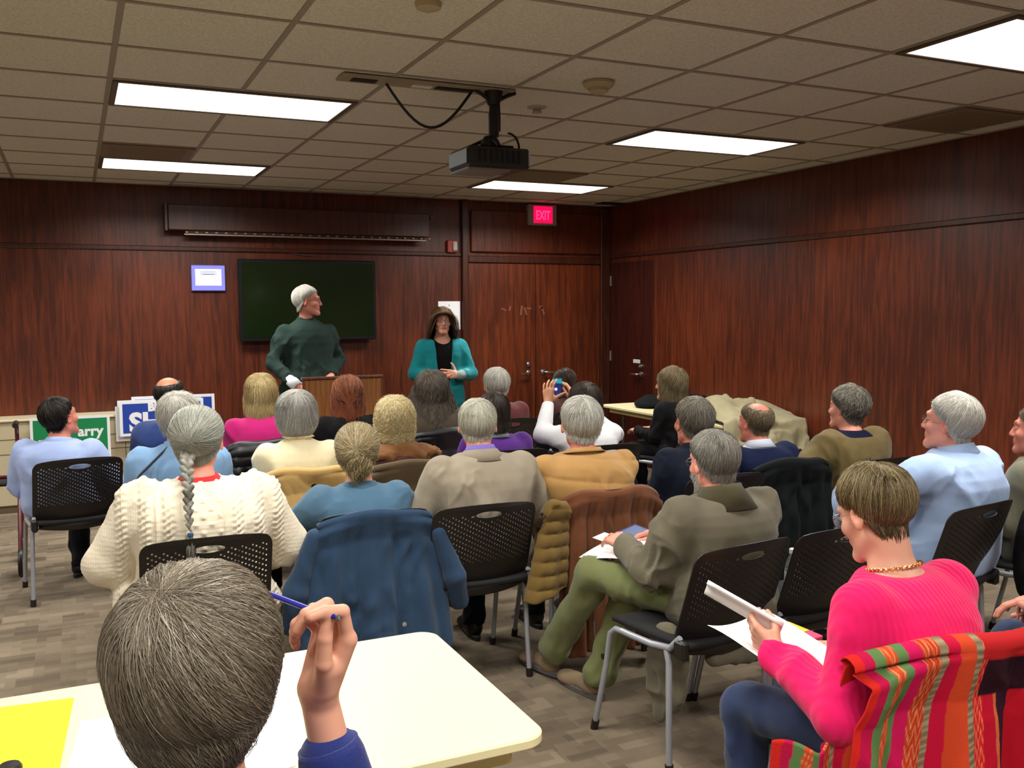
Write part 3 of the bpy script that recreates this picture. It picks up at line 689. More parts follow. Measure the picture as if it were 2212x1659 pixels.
# ---------------------------------------------------------------- hand
def hand_geo(w, d, n, side, curl=(.35, .35, .35, .35), spread=.06, thumb=None, s=1.0, curls=None):
    """w wrist, d direction wrist->knuckles, n palm normal, side +1 right / -1 left.
    curl per finger = base angle, following joints take 1.1x / .8x of it unless curls gives triples"""
    w = np.asarray(w, float); d = nrm(d); n = np.asarray(n, float); n = nrm(n-d*(n@d)); t = side*np.cross(d, n)
    off = (.033, .0115, -.0105, -.031); Lk = (.090, .094, .089, .080); ph = ((.042, .026, .021), (.046, .03, .022), (.042, .028, .021), (.033, .021, .019)); rr = (.0092, .0094, .0089, .0080)
    palm = []; fingers = []
    for i in range(4):
        a = w+(d*.012+t*off[i]*.45)*s; k = w+(d*Lk[i]+t*off[i]-n*.002)*s; palm.append((a, k, .0185*s, .0125*s))
        ang = 0; p = k; seg = []; cs = curls[i] if curls else (curl[i], curl[i]*1.15, curl[i]*.8)
        dd = nrm(d+t*(1.5-i)*spread)
        for j in range(3):
            ang += cs[j]; q = p+(dd*math.cos(ang)+n*math.sin(ang))*ph[i][j]*s
            seg.append((p, q, (rr[i]+.0008-.0008*j)*s, (rr[i]-.0006*(j+1))*s)); p = q
        fingers.append(seg)
    palm.append((w+d*.02*s+t*.012*s+n*.008*s, w+d*.05*s+t*.028*s+n*.010*s, .017*s, .015*s))
    th = thumb or ((.75, .62, .25), (.9, .35, .35), (.95, .15, .35))
    p = w+(d*.022+t*.022+n*.006)*s; seg = []
    for j, (L, r0, r1) in enumerate(((.044, .0145, .0115), (.034, .0112, .0098), (.029, .0100, .0078))):
        a, b, c = th[j]; q = p+nrm(d*a+t*b+n*c)*L*s; seg.append((p, q, r0*s, r1*s)); p = q
    fingers.append(seg)
    return palm, fingers
def hand_sdf(P, geo, fore=None, s=1.0):
    palm, fingers = geo; f = None
    for q in palm: g = rc(P, *q); f = g if f is None else sm(f, g, .010*s)
    if fore is not None: f = sm(f, rc(P, *fore), .012*s)
    F = None
    for i, seg in enumerate(fingers):
        g = None
        for q in seg: r = rc(P, *q); g = r if g is None else sm(g, r, .0025*s)
        if i == 4: th = g
        else: F = g if F is None else sm(F, g, .0012*s)
    f = sm(f, F, .006*s); return sm(f, th, .008*s)
def hand_pts(geo): return [p for q in geo[0] for p in q[:2]]+[p for s_ in geo[1] for q in s_ for p in q[:2]]

# ---------------------------------------------------------------- torso with an elliptical profile along a bent spine
PROF = np.array([  # t (0 hip centre .. 1 neck base), half width, half depth
    (-.22, .135, .105), (-.10, .178, .130), (.05, .182, .132), (.20, .168, .124), (.38, .160, .118), (.55, .170, .122), (.68, .176, .122), (.77, .172, .114), (.85, .150, .100), (.91, .112, .084), (.96, .080, .070), (1.0, .062, .062), (1.06, .052, .058), (1.3, .048, .054)], np.float32)
class Body:
    """skeleton of one figure in its own space: y forward, origin on the floor under the hips"""
    def __init__(s, hip, neck, W=1.0, D=1.0, belly=0.0, slump=0.0, sl=None, sr=None, heady=.03, sh=1.0):
        s.hip = np.asarray(hip, np.float32); s.neck = np.asarray(neck, np.float32); s.W = W; s.D = D; s.belly = belly; s.slump = slump; s.sh = sh
        s.L = float(s.neck[2]-s.hip[2]); s.sx = .163*W*sh; s.parts = {}
        q = s.spine(np.array([.80]))[0]; s.shl = sl if sl is not None else q+V3(-s.sx, 0, 0); s.shr = sr if sr is not None else q+V3(s.sx, 0, 0)
    def spine(s, t):
        t = np.asarray(t, np.float32)[:, None]; p = s.hip+(s.neck-s.hip)*t
        p[:, 1] -= (s.slump*4*t*(1-t))[:, 0]; return p
    def torso(s, P, off=0.0, tmin=-.22, tmax=1.0, k=.02):
        t = (P[:, 2]-s.hip[2])/s.L; tc = np.clip(t, -.3, 1.3); c = s.spine(tc)
        rx = np.interp(tc, PROF[:, 0], PROF[:, 1])*s.W+off; ry = np.interp(tc, PROF[:, 0], PROF[:, 2])*s.D+off
        neckm = np.clip((tc-.9)/.1, 0, 1); rx = rx*(1-neckm)+(np.interp(tc, PROF[:, 0], PROF[:, 1])+off)*neckm; ry = ry*(1-neckm)+(np.interp(tc, PROF[:, 0], PROF[:, 2])+off)*neckm
        dx = (P[:, 0]-c[:, 0])/rx; yy = P[:, 1]-c[:, 1]; fb = s.belly*np.exp(-((tc-.22)/.25)**2)*(yy > 0); dy = yy/(ry+fb)
        n = 2.4; q = (np.abs(dx)**n+np.abs(dy)**n)**(1/n); f = (q-1)*np.minimum(rx, ry)
        f = smax(f, (s.hip[2]+tmin*s.L)-P[:, 2], k); return smax(f, P[:, 2]-(s.hip[2]+tmax*s.L), k)
def arm_sdf(P, B, arms, off, end=.96):
    f = None
    for side, (sh, el, wr) in arms.items():
        e = el+(wr-el)*end
        g = sm(rc(P, sh, el, .054+off, .044+off), rc(P, el, e, .043+off, .030+off), .02)
        g = sm(g, rc(P, sh, sh+(el-sh)*.2, .056+off, .054+off), .02)
        f = g if f is None else np.minimum(f, g)
    return f
def folds(V, Nn, amp, freq, seed, stretch=(1, 1, .45), neck=None):
    if amp <= 0: return V
    w = np.stack([vnoise(V, 4, seed), vnoise(V, 4, seed+3), vnoise(V, 4, seed+5)], 1)*.06
    d = 0
    for q, (ang, f_, wt) in enumerate(((.5, .8, .6), (-.6, 1.1, .5), (.1, 2.0, .25))):
        c, s_ = math.cos(ang), math.sin(ang); sg = np.where(V[:, 0] > 0, 1, -1) if q < 2 else 1
        R = np.array([[c, 0, s_], [0, 1, 0], [-s_, 0, c]], np.float32); P = ((V+w)*V3(1, 1, 1))@R.T*np.asarray(stretch, np.float32)
        a = vnoise(P, freq*f_, seed+q*5); d = d+wt*(.5-np.abs(a)*2.4+.6*a*a)
    m = np.clip(.55+1.3*vnoise(V, 5.5, seed+77), .15, 1.5)
    if neck is not None: m = m*np.clip((np.linalg.norm(V-neck, axis=1)-.14)/.10, .03, 1)
    return V+Nn*(amp*2.6*d*m)[:, None]
def cloth(name, fn, lo, hi, h, mat, parent, amp=.006, freq=11, seed=1, stretch=(1, 1, .45), extra=None, it=1, neck=None):
    V, F = surfnet(fn, lo, hi, h)
    if it: V = relax(V, F, it)
    Nn = vnormals(V, F); V = folds(V, Nn, amp, freq, seed, stretch, neck)
    if extra is not None: V = extra(V, Nn)
    return mesh_np(name, V, F, mat, parent)

SKIN = vcol_mat('skin', rough=.48, spec=.4, bump=.05, bscale=350)
HAIRM = vcol_mat('hair_strands', rough=.42, spec=.35)
TONES = {'fair': srgb(214, 158, 134), 'pink': srgb(222, 150, 130), 'tan': srgb(190, 130, 100), 'ruddy': srgb(206, 128, 108), 'med': srgb(200, 144, 112)}

# ---------------------------------------------------------------- hair
def hair(M, style, parent, seed=1, name='hair'):
    """M 4x4 head frame (numpy). style: th, hang (length by azimuth), hairline, colours, curl ..."""
    rng = np.random.default_rng(seed); g = style.get
    hl_a = np.array([0, 60, 85, 100, 120, 150, 180.]); hl_z = np.array(g('line', (-.80, -.72, -.42, -.05, .18, .50, .62)))
    C0 = V3(0, -.012, .035); R0 = V3(.0765, .0945, .0815)*g('fat', 1.0); tilt = g('tilt', .42)
    ct, st = math.cos(tilt), math.sin(tilt); wx = g('whorl', 0.0)
    NA, NT = g('na', 72), 40
    phi = np.linspace(-math.pi, math.pi, NA, endpoint=False)
    bald = g('bald', 0.0); tmx = np.zeros(NA); th = np.linspace(0.02, 3.0, 150)
    def direc(ph, te):
        x, y, z = np.sin(te)*np.sin(ph), -np.sin(te)*np.cos(ph), np.cos(te)
        y, z = y*ct-z*st, y*st+z*ct                      # pole moved to the back of the crown
        x, z = x*math.cos(wx)+z*math.sin(wx), -x*math.sin(wx)+z*math.cos(wx)
        return np.stack([x, y, z], -1)
    PH, TH = np.meshgrid(phi, th, indexing='ij'); Dd = direc(PH, TH)
    az = np.degrees(np.arctan2(np.abs(Dd[..., 0]), -Dd[..., 1])); inside = Dd[..., 2] > np.interp(az, hl_a, hl_z)
    if g('part_line'): pass
    for i in range(NA):
        o = np.argmax(~inside[i]); tmx[i] = th[o] if (~inside[i]).any() else th[-1]
    tmx = (tmx+np.roll(tmx, 1)+np.roll(tmx, -1))/3
    t0 = bald
    hang = g('hang', None)                                # (azimuth deg -> length)
    HA = np.array([0, 60, 90, 110, 130, 180.]); HL = np.array(hang if hang is not None else (0,)*6, float)
    thk = g('th', .012); flare = g('flare', 0.0); tuck = g('tuck', 0.0); asym = g('asym', 0.0)
    vol = np.array(g('vol', (1, 1, 1, 1)))                # thickness multiplier top, upper, mid, end
    def surf(ph, t, lift=0.0):
        """t 0..1 over the scalp, 1..2 along the hanging part"""
        tm = np.interp(ph, np.r_[phi, math.pi], np.r_[tmx, tmx[0]]); ts = np.minimum(t, 1.0)
        te = t0+(tm-t0)*ts
        d = direc(ph, te); azz = np.degrees(np.arctan2(np.abs(d[..., 0]), -d[..., 1]))
        L = np.interp(azz, HA, HL); L = L*(1+asym*np.sign(d[..., 0]))
        k = thk*np.interp(ts, (0, .33, .66, 1), vol)*np.interp(azz, (0, 115, 150, 180), (1, 1, .45, .25))
        edge = np.where(L > .01, 1.0, np.clip((1-ts)/.16, .12, 1)); 
        if t0 > 0: edge = edge*np.clip(ts/.12, .1, 1)
        # where hair hangs, leave the skull at its widest and fall straight
        zc = d[..., 2]; r = R0+(k*edge)[..., None]+np.asarray(lift)[..., None] if np.ndim(lift) else R0+(k*edge)[..., None]+lift
        p = C0+d*r
        hz = np.where(L > .01, np.clip((-zc+.15)/.6, 0, 1), 0)*np.interp(azz, (0, 112, 135, 180), (1, 1, 0, 0))          # pull out below the widest ring
        rad = np.maximum(np.hypot(d[..., 0], d[..., 1]), 1e-4); full = 1/rad
        e = (1+(np.minimum(full, 1.9)-1)*hz*g('drop', .8))
        p = np.stack([C0[0]+(p[..., 0]-C0[0])*e, C0[1]+(p[..., 1]-C0[1])*e, p[..., 2]], -1)
        s2 = np.clip(t-1, 0, 1)
        out = 1+flare*s2-tuck*s2**2.2
        q = np.stack([C0[0]+(p[..., 0]-C0[0])*out, C0[1]+(p[..., 1]-C0[1])*out-g('back', 0)*s2*L, p[..., 2]-L*s2], -1)
        return q
    tip = 2.0 if hang is not None else 1.0
    # base shell
    T = np.linspace(0.0, tip, NT); A, B = np.meshgrid(phi, T, indexing='ij'); S = surf(A, B, -.003)
    pts = S.reshape(-1, 3); na = g('bump', .003)
    nn = pts-C0; nn /= np.linalg.norm(nn, axis=1, keepdims=True)
    pts = pts+nn*(vnoise(pts*V3(1, 1, .4), g('bfreq', 60), seed)*na)[:, None]
    inner = C0+(pts.reshape(NA, NT, 3)[:, -1]-C0)*V3(.78, .78, 1)+V3(0, 0, .012)
    V = np.vstack([pts, inner]); F = []
    i = np.arange(NA); i2 = (i+1) % NA
    for k in range(NT-1): F.append(np.stack([i*NT+k, i2*NT+k, i2*NT+k+1, i*NT+k+1], 1))
    F.append(np.stack([i*NT+NT-1, i2*NT+NT-1, NA*NT+i2, NA*NT+i], 1))
    F = np.vstack(F)[:, ::-1]
    c1, c2 = np.array(style['c1'][:3]), np.array(style['c2'][:3]); c3 = np.array(g('c3', style['c1'])[:3]); c4 = g('under', None)
    def colour(u, p0):
        """u random per strand; p0 root position in head space"""
        c = c1[None]*(1-u[:, None])+c2[None]*u[:, None]
        hgt = np.clip((p0[:, 2]+.04)/.14, 0, 1)
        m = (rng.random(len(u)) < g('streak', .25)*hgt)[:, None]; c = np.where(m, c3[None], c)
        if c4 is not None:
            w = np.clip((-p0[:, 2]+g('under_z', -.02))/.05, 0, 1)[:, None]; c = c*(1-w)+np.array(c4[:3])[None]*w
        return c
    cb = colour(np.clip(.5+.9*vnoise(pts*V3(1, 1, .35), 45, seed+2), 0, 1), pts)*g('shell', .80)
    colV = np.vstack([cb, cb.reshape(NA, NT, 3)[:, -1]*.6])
    # strands
    n = int(g('n', 1500)*g('dense', 1.7)); K = g('k', 7); ln = g('len', .45)*tip; rad = g('r', .0011)*.66
    ph = rng.uniform(-math.pi, math.pi, n); ts = rng.uniform(-.02, max(tip-ln*.55, .05), n); ts = np.maximum(ts, 0.01)**g('dens', .9)
    ll = ln*rng.uniform(.6, 1.25, n); lf = rng.random(n)**1.5*g('loft', .005)
    s_ = np.linspace(0, 1, K)[None]; te = np.minimum(ts[:, None]+ll[:, None]*s_, tip*1.03)
    sw = g('swirl', .0); mean = g('meander', .05)
    pa = ph[:, None]+sw*s_*(1+0*te)+mean*np.sin(s_*rng.uniform(2, 5, n)[:, None]+rng.uniform(0, 6, n)[:, None])*rng.uniform(.3, 1, n)[:, None]/np.maximum(np.sin(np.clip(te, .25, 1.5)), .3)
    cl = g('clump', .55); nc = g('nclump', 80); ci = (np.round(ph/(2*math.pi)*nc+rng.normal(0, .5, n))*2*math.pi/nc)+.5*np.sin(np.round(ts*9)*7.1)*2*math.pi/nc
    pa = pa+cl*((ci-ph)[:, None])*s_**1.3
    pa = (pa+math.pi) % (2*math.pi)-math.pi
    P = surf(pa, te, lf[:, None]*np.sin(s_*math.pi*.8+.3))
    tipl = g('tips', .004)*rng.standard_normal(n)[:, None]*s_**3
    nr = P-C0; nr /= np.linalg.norm(nr, axis=2, keepdims=True); P = P+nr*np.abs(tipl)[..., None]
    jt = rng.standard_normal((n, 1, 3))*g('jit', .005); P = P+(jt-nr*(jt*nr).sum(2, keepdims=True))*(1-s_*.6)[..., None]
    lk = vnoise(np.stack([np.cos(ci)*3, np.sin(ci)*3, np.round(ts*5)], 1), 2.3, seed); P = P+nr*((lk[:, None]*.5+.5)*g('locks', .003)*np.sin(s_*2.4+.3))[..., None]
    cu = g('curl', 0.0)
    if cu:
        ca = rng.uniform(0, 6.28, n)[:, None]+s_*rng.uniform(4, 9, n)[:, None]*g('curln', 1.0)
        sd = np.cross(nr, V3(0, 0, 1)); sd /= np.maximum(np.linalg.norm(sd, axis=2, keepdims=True), .2)
        up = np.cross(sd, nr); a = cu*rng.uniform(.4, 1.2, n)[:, None]*np.clip(s_*2.5, 0, 1)
        P = P+sd*(np.cos(ca)*a)[..., None]+nr*(np.abs(np.sin(ca))*a)[..., None]+up*(np.sin(ca*1.3)*a*.5)[..., None]
    rad_ = rad*rng.uniform(.6, 1.3, n)[:, None]*np.interp(s_, (0, .15, .7, 1), (.5, 1, .85, .15))
    Vs, Fs, Cs = strands(P, rad_, colour(rng.random(n), P[:, 0]))
    Vs = np.vstack([V, Vs]); Fa = np.vstack([F, Fs+len(V)]); Ca = np.vstack([colV, Cs])
    R = M[:3, :3]; Vs = Vs*g('s', 1.0)@R.T+M[:3, 3]
    return mesh_np(name, Vs, Fa, HAIRM, parent, col=Ca)
def strands(P, r, C):
    n, K, _ = P.shape; T = np.gradient(P, axis=1); T /= np.maximum(np.linalg.norm(T, axis=2, keepdims=True), 1e-7)
    u = np.cross(T, V3(.31, .22, .92)); u /= np.maximum(np.linalg.norm(u, axis=2, keepdims=True), 1e-4); w = np.cross(T, u)
    V = np.stack([P+r[..., None]*(math.cos(a)*u+math.sin(a)*w) for a in (0, 2.094, 4.189)], 2)      # n,K,3,3
    b = (np.arange(n)*K*3)[:, None, None]+(np.arange(K-1)*3)[None, :, None]; i = np.arange(3)[None, None]; j = (np.arange(3)+1)[None, None] % 3
    F = np.stack([b+i, b+j, b+j+3, b+i+3], -1).reshape(-1, 4)
    return V.reshape(-1, 3), F, np.repeat(C, K*3, 0)

# ---------------------------------------------------------------- small wearables
def collar(B, parent, mat, h=.045, r=.062, flap=.03, name='collar', tilt=.25, gap=.0, off=.012, thick=.0035, z0=.0, sx=1.0):
    n = 48; c = B.neck+V3(0, -.0, -.015+z0); prof = [(r+off, -.012), (r+.006, h*.3), (r, h), (r+.004, h+.003), (r+.011, h*.75), (r+off+.018+flap*.55, h*.55-flap), (r+off+.008+flap*.5, h*.5-flap), (r+.007, h*.4), (r+off-.004, -.012)]
    a = np.arange(n)*2*math.pi/n; V = []
    for (q, z) in prof:
        x = q*np.sin(a)*1.05*sx; y = -q*np.cos(a)*1.0; drop = (1-np.cos(a))*.5*tilt*q*1.6
        V.append(np.stack([c[0]+x, c[1]+y, c[2]+z-drop], 1))
    V = np.vstack(V); F = []; i = np.arange(n); m = len(prof)
    for k in range(m): k2 = (k+1) % m; F.append(np.stack([k*n+i, k*n+(i+1) % n, k2*n+(i+1) % n, k2*n+i], 1))
    return mesh_np(name, V, np.vstack(F), mat, parent)
def cuff(p, d, r, w, mat, parent, name='cuff', thick=.004):
    d = nrm(d); u = nrm(np.cross(d, (0, 0, 1.01))); v = np.cross(d, u); n = 24; a = np.arange(n)*2*math.pi/n
    V = [p+d*t+(np.outer(np.cos(a), u)+np.outer(np.sin(a), v))*q for q, t in ((r, 0), (r, w), (r-thick, w), (r-thick, 0))]
    i = np.arange(n); F = [np.stack([k*n+i, k*n+(i+1) % n, ((k+1) % 4)*n+(i+1) % n, ((k+1) % 4)*n+i], 1) for k in range(4)]
    return mesh_np(name, np.vstack(V), np.vstack(F), mat, parent)
def glasses(M, parent, mat, s=1.0, lens=.021):
    mb = MB()
    for sx in (-1, 1):
        a = np.linspace(0, 2*math.pi, 22, endpoint=False); P = [(sx*.031+lens*1.12*math.cos(t), .0955-abs(math.cos(t))*.004, .010+lens*.8*math.sin(t)) for t in a]
        mb.tube(P, .0011, 6, closed=True)
        mb.tube([(sx*.054, .092, .014), (sx*.070, .08, .015), (sx*.080, .03, .014), (sx*.081, -.012, .010), (sx*.079, -.028, -.006)], .0013, 6)
    mb.tube([(-.009, .098, .013), (0, .101, .016), (.009, .098, .013)], .0013, 6)
    mm = [tuple((M[:3, :3]@(np.array(v)*s))+M[:3, 3]) for v in np.vstack(mb.v)]; mb.v = [np.array(mm)]
    return mb.build('glasses', mat, parent, smooth=True)
def shoe(p, yaw, parent, mat, sole, L=.28, name='shoe', pitch=0.0, boot=.09, roll=0.0):
    """p = point under the ankle (heel side) on the floor"""
    R = rotm(yaw, pitch, roll)
    def fn(P):
        Q = (P-np.asarray(p, np.float32))@R.astype(np.float32)
        f = ell(Q, (0, .0, .045), (.038, .05, .045)); f = sm(f, rc(Q, (0, -.01, .05), (0, .10, .035), .034, .034), .02)
        f = sm(f, ell(Q, (0, L*.52, .030), (.048, .065, .030)), .03); f = sm(f, rc(Q, (0, -.012, .05), (0, -.008, boot), .036, .037), .02)
        f = smax(f, -ell(Q, (0, -.005, boot+.012), (.027, .034, .03)), .006)
        return smax(f, .012-Q[:, 2], .004)
    V, F = surfnet(fn, np.asarray(p)-V3(.32, .32, .14), np.asarray(p)+V3(.32, .32, .30), .008)
    V = relax(V, F, 1)
    o = mesh_np(name, V, F, mat, parent)
    mb = MB(); P = []
    for k in range(28):
        a = 2*math.pi*k/28; y = math.cos(a); x = math.sin(a); yy = L*.25+ (L*.5)*y-.01; wd = .036+.013*max(0, y+.1); P.append((wd*x, yy))
    Mx = Matrix.Translation(tuple(float(q) for q in p)) @ Matrix(R.tolist()).to_4x4()
    mb.prism(P[::-1], 0.0, .024, Mx, inset=.003); mb.build('sole', sole, o, smooth=True)
    return o

# ---------------------------------------------------------------- one person
HS = .985
def person(label, head=None, az=None, body=0.0, seated=True, floor=0.0, tone='fair', W=1.0, D=1.0, belly=.0, slump=.015, lean=.02, side=0.0, nod=0.0, hroll=0.0,
           hairs=None, arms=None, garments=(), legs='sit', trousers='dark', seed=1, hv=.0055, gl=None, ears=True, hands=(), fem=False, hs=HS, group=None, facehair=None, hipz=.53, shoes='black', foot=None, cat='person', headf=.035, ztop=None, sh=1.0, headx=0.0, cv=.010, handv=.0042, neckl=.112):
    """head = world xyz of the top of the head; az = gaze azimuth, clockwise from +y; body = azimuth of the trunk"""
    head = np.asarray(head, float); zt = head[2]; hx, hy = head[0], head[1]
    if az is None: az = math.degrees(math.atan2(3.0-hx, 7.8-hy))
    az = math.radians(az); bd = math.radians(body)
    Rb = rotm(bd); 
    ho = np.array([side, lean+headf, 0.]); org = np.array([hx, hy, 0.])-Rb@ho
    root = None
    hc = V3(ho[0]+headx, ho[1], zt-.122*hs*math.cos(nod*.6))                  # head centre in body space
    hc[1] += .07*math.sin(nod)
    neck = V3(side*.9, lean, hc[2]-neckl)
    hip = V3(0, 0, hipz)
    B = Body(hip, neck, W, D, belly, slump, sh=sh)
    RH = rotm(az-bd, nod, hroll); MH = np.eye(4); MH[:3, :3] = RH; MH[:3, 3] = hc
    A = {}
    for k, s_ in (('l', -1), ('r', 1)):
        sh_ = B.shl if s_ < 0 else B.shr
        e, w = (None, None)
        if arms and k in arms: e, w = arms[k]
        if e is None: e = (s_*(B.sx+.055), B.spine([.80])[0][1]+.06, hip[2]+B.L*.30)
        if w is None: w = (s_*.10, e[1]+.23, hip[2]+.12)
        A[k] = (np.asarray(sh_, np.float32), np.asarray(e, np.float32), np.asarray(w, np.float32))
    # ---- skin: one continuous figure, finer round the head and the hands
    Rh = RH.astype(np.float32)
    nb = V3(neck[0], neck[1], neck[2]-.03); nt = hc+RH@V3(0, -.018, -.05)
    def f_head(P):
        f = head_sdf((P-hc)@Rh, hs, ears=ears); f = sm(f, rc(P, nb, nt, .058, .052), .02)
        return sm(f, B.torso(P, -.012, tmax=1.0), .03)
    V, F = surfnet(f_head, hc+V3(-.15, -.16, -.22), hc+V3(.15, .16, .15), hv)
    V = relax(V, F, 1, .35)
    col = head_color((V-hc)@Rh, TONES[tone], hairs['c1'][:3] if hairs else None, hs, fem); pieces = [(V, F, col)]
    if legs == 'sit':
        kz = .47; LG = {s_: (V3(s_*.09, 0.02, hipz-.01), V3(s_*.115, .43, kz), V3(s_*.11, .44 if s_ > 0 else .40, .09)) for s_ in (-1, 1)}
    elif legs == 'stand':
        LG = {s_: (V3(s_*.09, 0, hipz-.03), V3(s_*.10, .02, hipz*.53), V3(s_*.105, .0, .09)) for s_ in (-1, 1)}
    else: LG = {s_: tuple(V3(*q) for q in legs[s_]) for s_ in (-1, 1)}
    def legf(P, off, an=.040):
        f = None
        for s_, (h_, k_, a_) in LG.items():
            g = sm(rc(P, h_, k_, .078+off, .058+off), rc(P, k_, a_, .055+off, an+off), .025); f = g if f is None else sm(f, g, .006)
        return f
    def f_low(P):
        f = B.torso(P, -.02, tmax=.97); f = sm(f, arm_sdf(P, B, A, -.024, 1.0), .03); return sm(f, legf(P, -.016), .03)
    allp = [q for t_ in A.values() for q in t_]+[q for t_ in LG.values() for q in t_]+[hip-V3(.2, .16, 0), hip+V3(.2, .16, 0), neck]
    lo, hi = bbox(allp, .09); V, F = surfnet(f_low, lo, hi, .022); pieces.append((V, F, np.tile(np.array(TONES[tone][:3]), (len(V), 1))))
    HG = {}
    for hd in hands:
        k = hd['arm']; sh_, e, w = A[k]; s_ = -1 if k == 'l' else 1; d = nrm(np.asarray(hd.get('d', w-e)))
        geo = hand_geo(w, d, hd['n'], s_, hd.get('curl', (.35,)*4), hd.get('spread', .05), hd.get('thumb'), hd.get('s', 1.0 if not fem else .92), hd.get('curls'))
        HG[k] = geo; fo = (w+nrm(e-w)*.11, w+d*.012, .0305 if not fem else .027, .0265 if not fem else .0235)
        lo, hi = bbox(hand_pts(geo)+[fo[0]], .03); V, F = surfnet(lambda P: hand_sdf(P, geo, fo), lo, hi, handv); V = relax(V, F, 1, .4)
        t_ = np.tile(np.array(TONES[tone][:3])*V3(1.0, .97, .95), (len(V), 1)); tips = [s__[-1][1] for s__ in geo[1]]
        for q in tips+[s__[0][0] for s__ in geo[1][:4]]:
            m = np.exp(-((V-q)**2).sum(1)/.010**2)[:, None]*.35; t_ = t_*(1-m)+np.array((TONES[tone][0]*1.02, TONES[tone][1]*.68, TONES[tone][2]*.62))*m
        pieces.append((V, F, t_))
    o = 0; VV = []; FF = []; CC = []
    for (V, F, c) in pieces: VV.append(V); FF.append(F+o); CC.append(c); o += len(V)
    root = mesh_np('person', np.vstack(VV), np.vstack(FF), SKIN, None, col=np.vstack(CC))
    root.matrix_world = Matrix(np.vstack([np.c_[Rb, org], [0, 0, 0, 1]]).tolist())
    root['_body'] = 0; del root['_body']
    tag(root, label, cat, group)
    # ---- clothes
    for gi, g in enumerate(garments):
        kind = g.get('kind', 'all'); off = g.get('off', .014); mat = g['mat']; nm = g['name']; h = g.get('h', cv)
        tmin, tmax = g.get('tmin', -.20), g.get('tmax', .985); end = g.get('end', .95); vneck = g.get('open')
        sub = g.get('sub'); pad = off+.03
        def fn(P, kind=kind, off=off, tmin=tmin, tmax=tmax, end=end, vneck=vneck, g=g):
            f = None
            if kind in ('all', 'torso', 'vest'):
                f = B.torso(P, off+g.get('boxy', 0), tmin, tmax, k=.015)
                if kind == 'vest':
                    for k in A: sh_ = A[k][0]; f = sm(f, ell(P, sh_+V3(0, 0, .0), (.084, .080, .072)), .03)
            if kind in ('all', 'arms'):
                a = arm_sdf(P, B, A, off*.8+g.get('slv', 0), end); f = a if f is None else sm(f, a, .035)
            if g.get('hem'):      # loose hem falling over the seat
                f = sm(f, ell(P, hip+V3(0, .05, -.05), (.2*W+off+.02, .15, .10)), .05); f = sm(f, rc(P, hip+V3(-.27, .0, .04), hip+V3(-.29, -.02, -.24), .05, .045), .05)
            if g.get('neckcut') is not None: # round neck opening, lower in front
                c, r = g['neckcut']; f = smax(f, -ell(P, neck+V3(*c), r), .006)
            if vneck: # front opening wedge
                w0, w1 = vneck; t = np.clip((P[:, 2]-hip[2])/B.L, 0, 1.1); wd = w0+(w1-w0)*t
                q = np.maximum(np.abs(P[:, 0]-B.spine(t)[:, 0])-wd, -(P[:, 1]-B.spine(t)[:, 1]-.02)); f = smax(f, -q, .006)
            return f
        pts = [hip+V3(-.2*W-(.12 if g.get('hem') else 0), -.15*D, tmin*B.L-(.28 if g.get('hem') else 0)), hip+V3(.2*W, .15*D+belly, 0), neck+V3(0, 0, .02)]
        if kind in ('all', 'arms'): pts += [q for t_ in A.values() for q in t_]
        else: pts += [t_[0] for t_ in A.values()]
        lo, hi = bbox(pts, pad+.045)
        go = cloth(nm, fn, lo, hi, h, mat, root, g.get('amp', .006), g.get('freq', 11), seed+gi*11, g.get('stretch', (1, 1, .5)), g.get('extra'), neck=neck)
        if g.get('collar') is not None:
            c = dict(g['collar']); m_ = c.pop('mat', mat); collar(B, go, m_, **c)
        if g.get('cuffs') is not None:
            c = g['cuffs']
            for k in A:
                sh_, e, w = A[k]; d = nrm(w-e); cuff(w-d*c.get('back', .035), d, c.get('r', .040), c.get('w', .04), c.get('mat', mat), go, name='cuff')
    # ---- trousers and shoes
    if trousers is not None:
        tm = TR[trousers]
        lo, hi = bbox([q for t_ in LG.values() for q in t_]+[hip], .12)
        lim = LG[1][2][2]
        fl = lambda P: smax(sm(legf(P, .014, .058 if trousers == 'green' else .046), B.torso(P, .004, -.22, .12), .03), .06-P[:, 2], .01)
        cloth('trousers', fl, lo, hi, .014, tm, root, .006, 12, seed+5)
    if shoes:
        sm_ = TR[shoes]
        for s_ in (-1, 1):
            a_ = LG[s_][2]; shoe(V3(a_[0], a_[1]-.0, 0), math.radians(4*s_), root, sm_, TR['sole'])
    if hairs: hair(_scale(MH, hs), hairs, root, seed)
    if facehair: hair_patch(MH, facehair, root, hs, seed)
    if gl: glasses(MH, root, gl, hs)
    return root, B, A, MH, HG, org, Rb
def _scale(M, s):
    M = M.copy(); M[:3, :3] = M[:3, :3]*s; return M
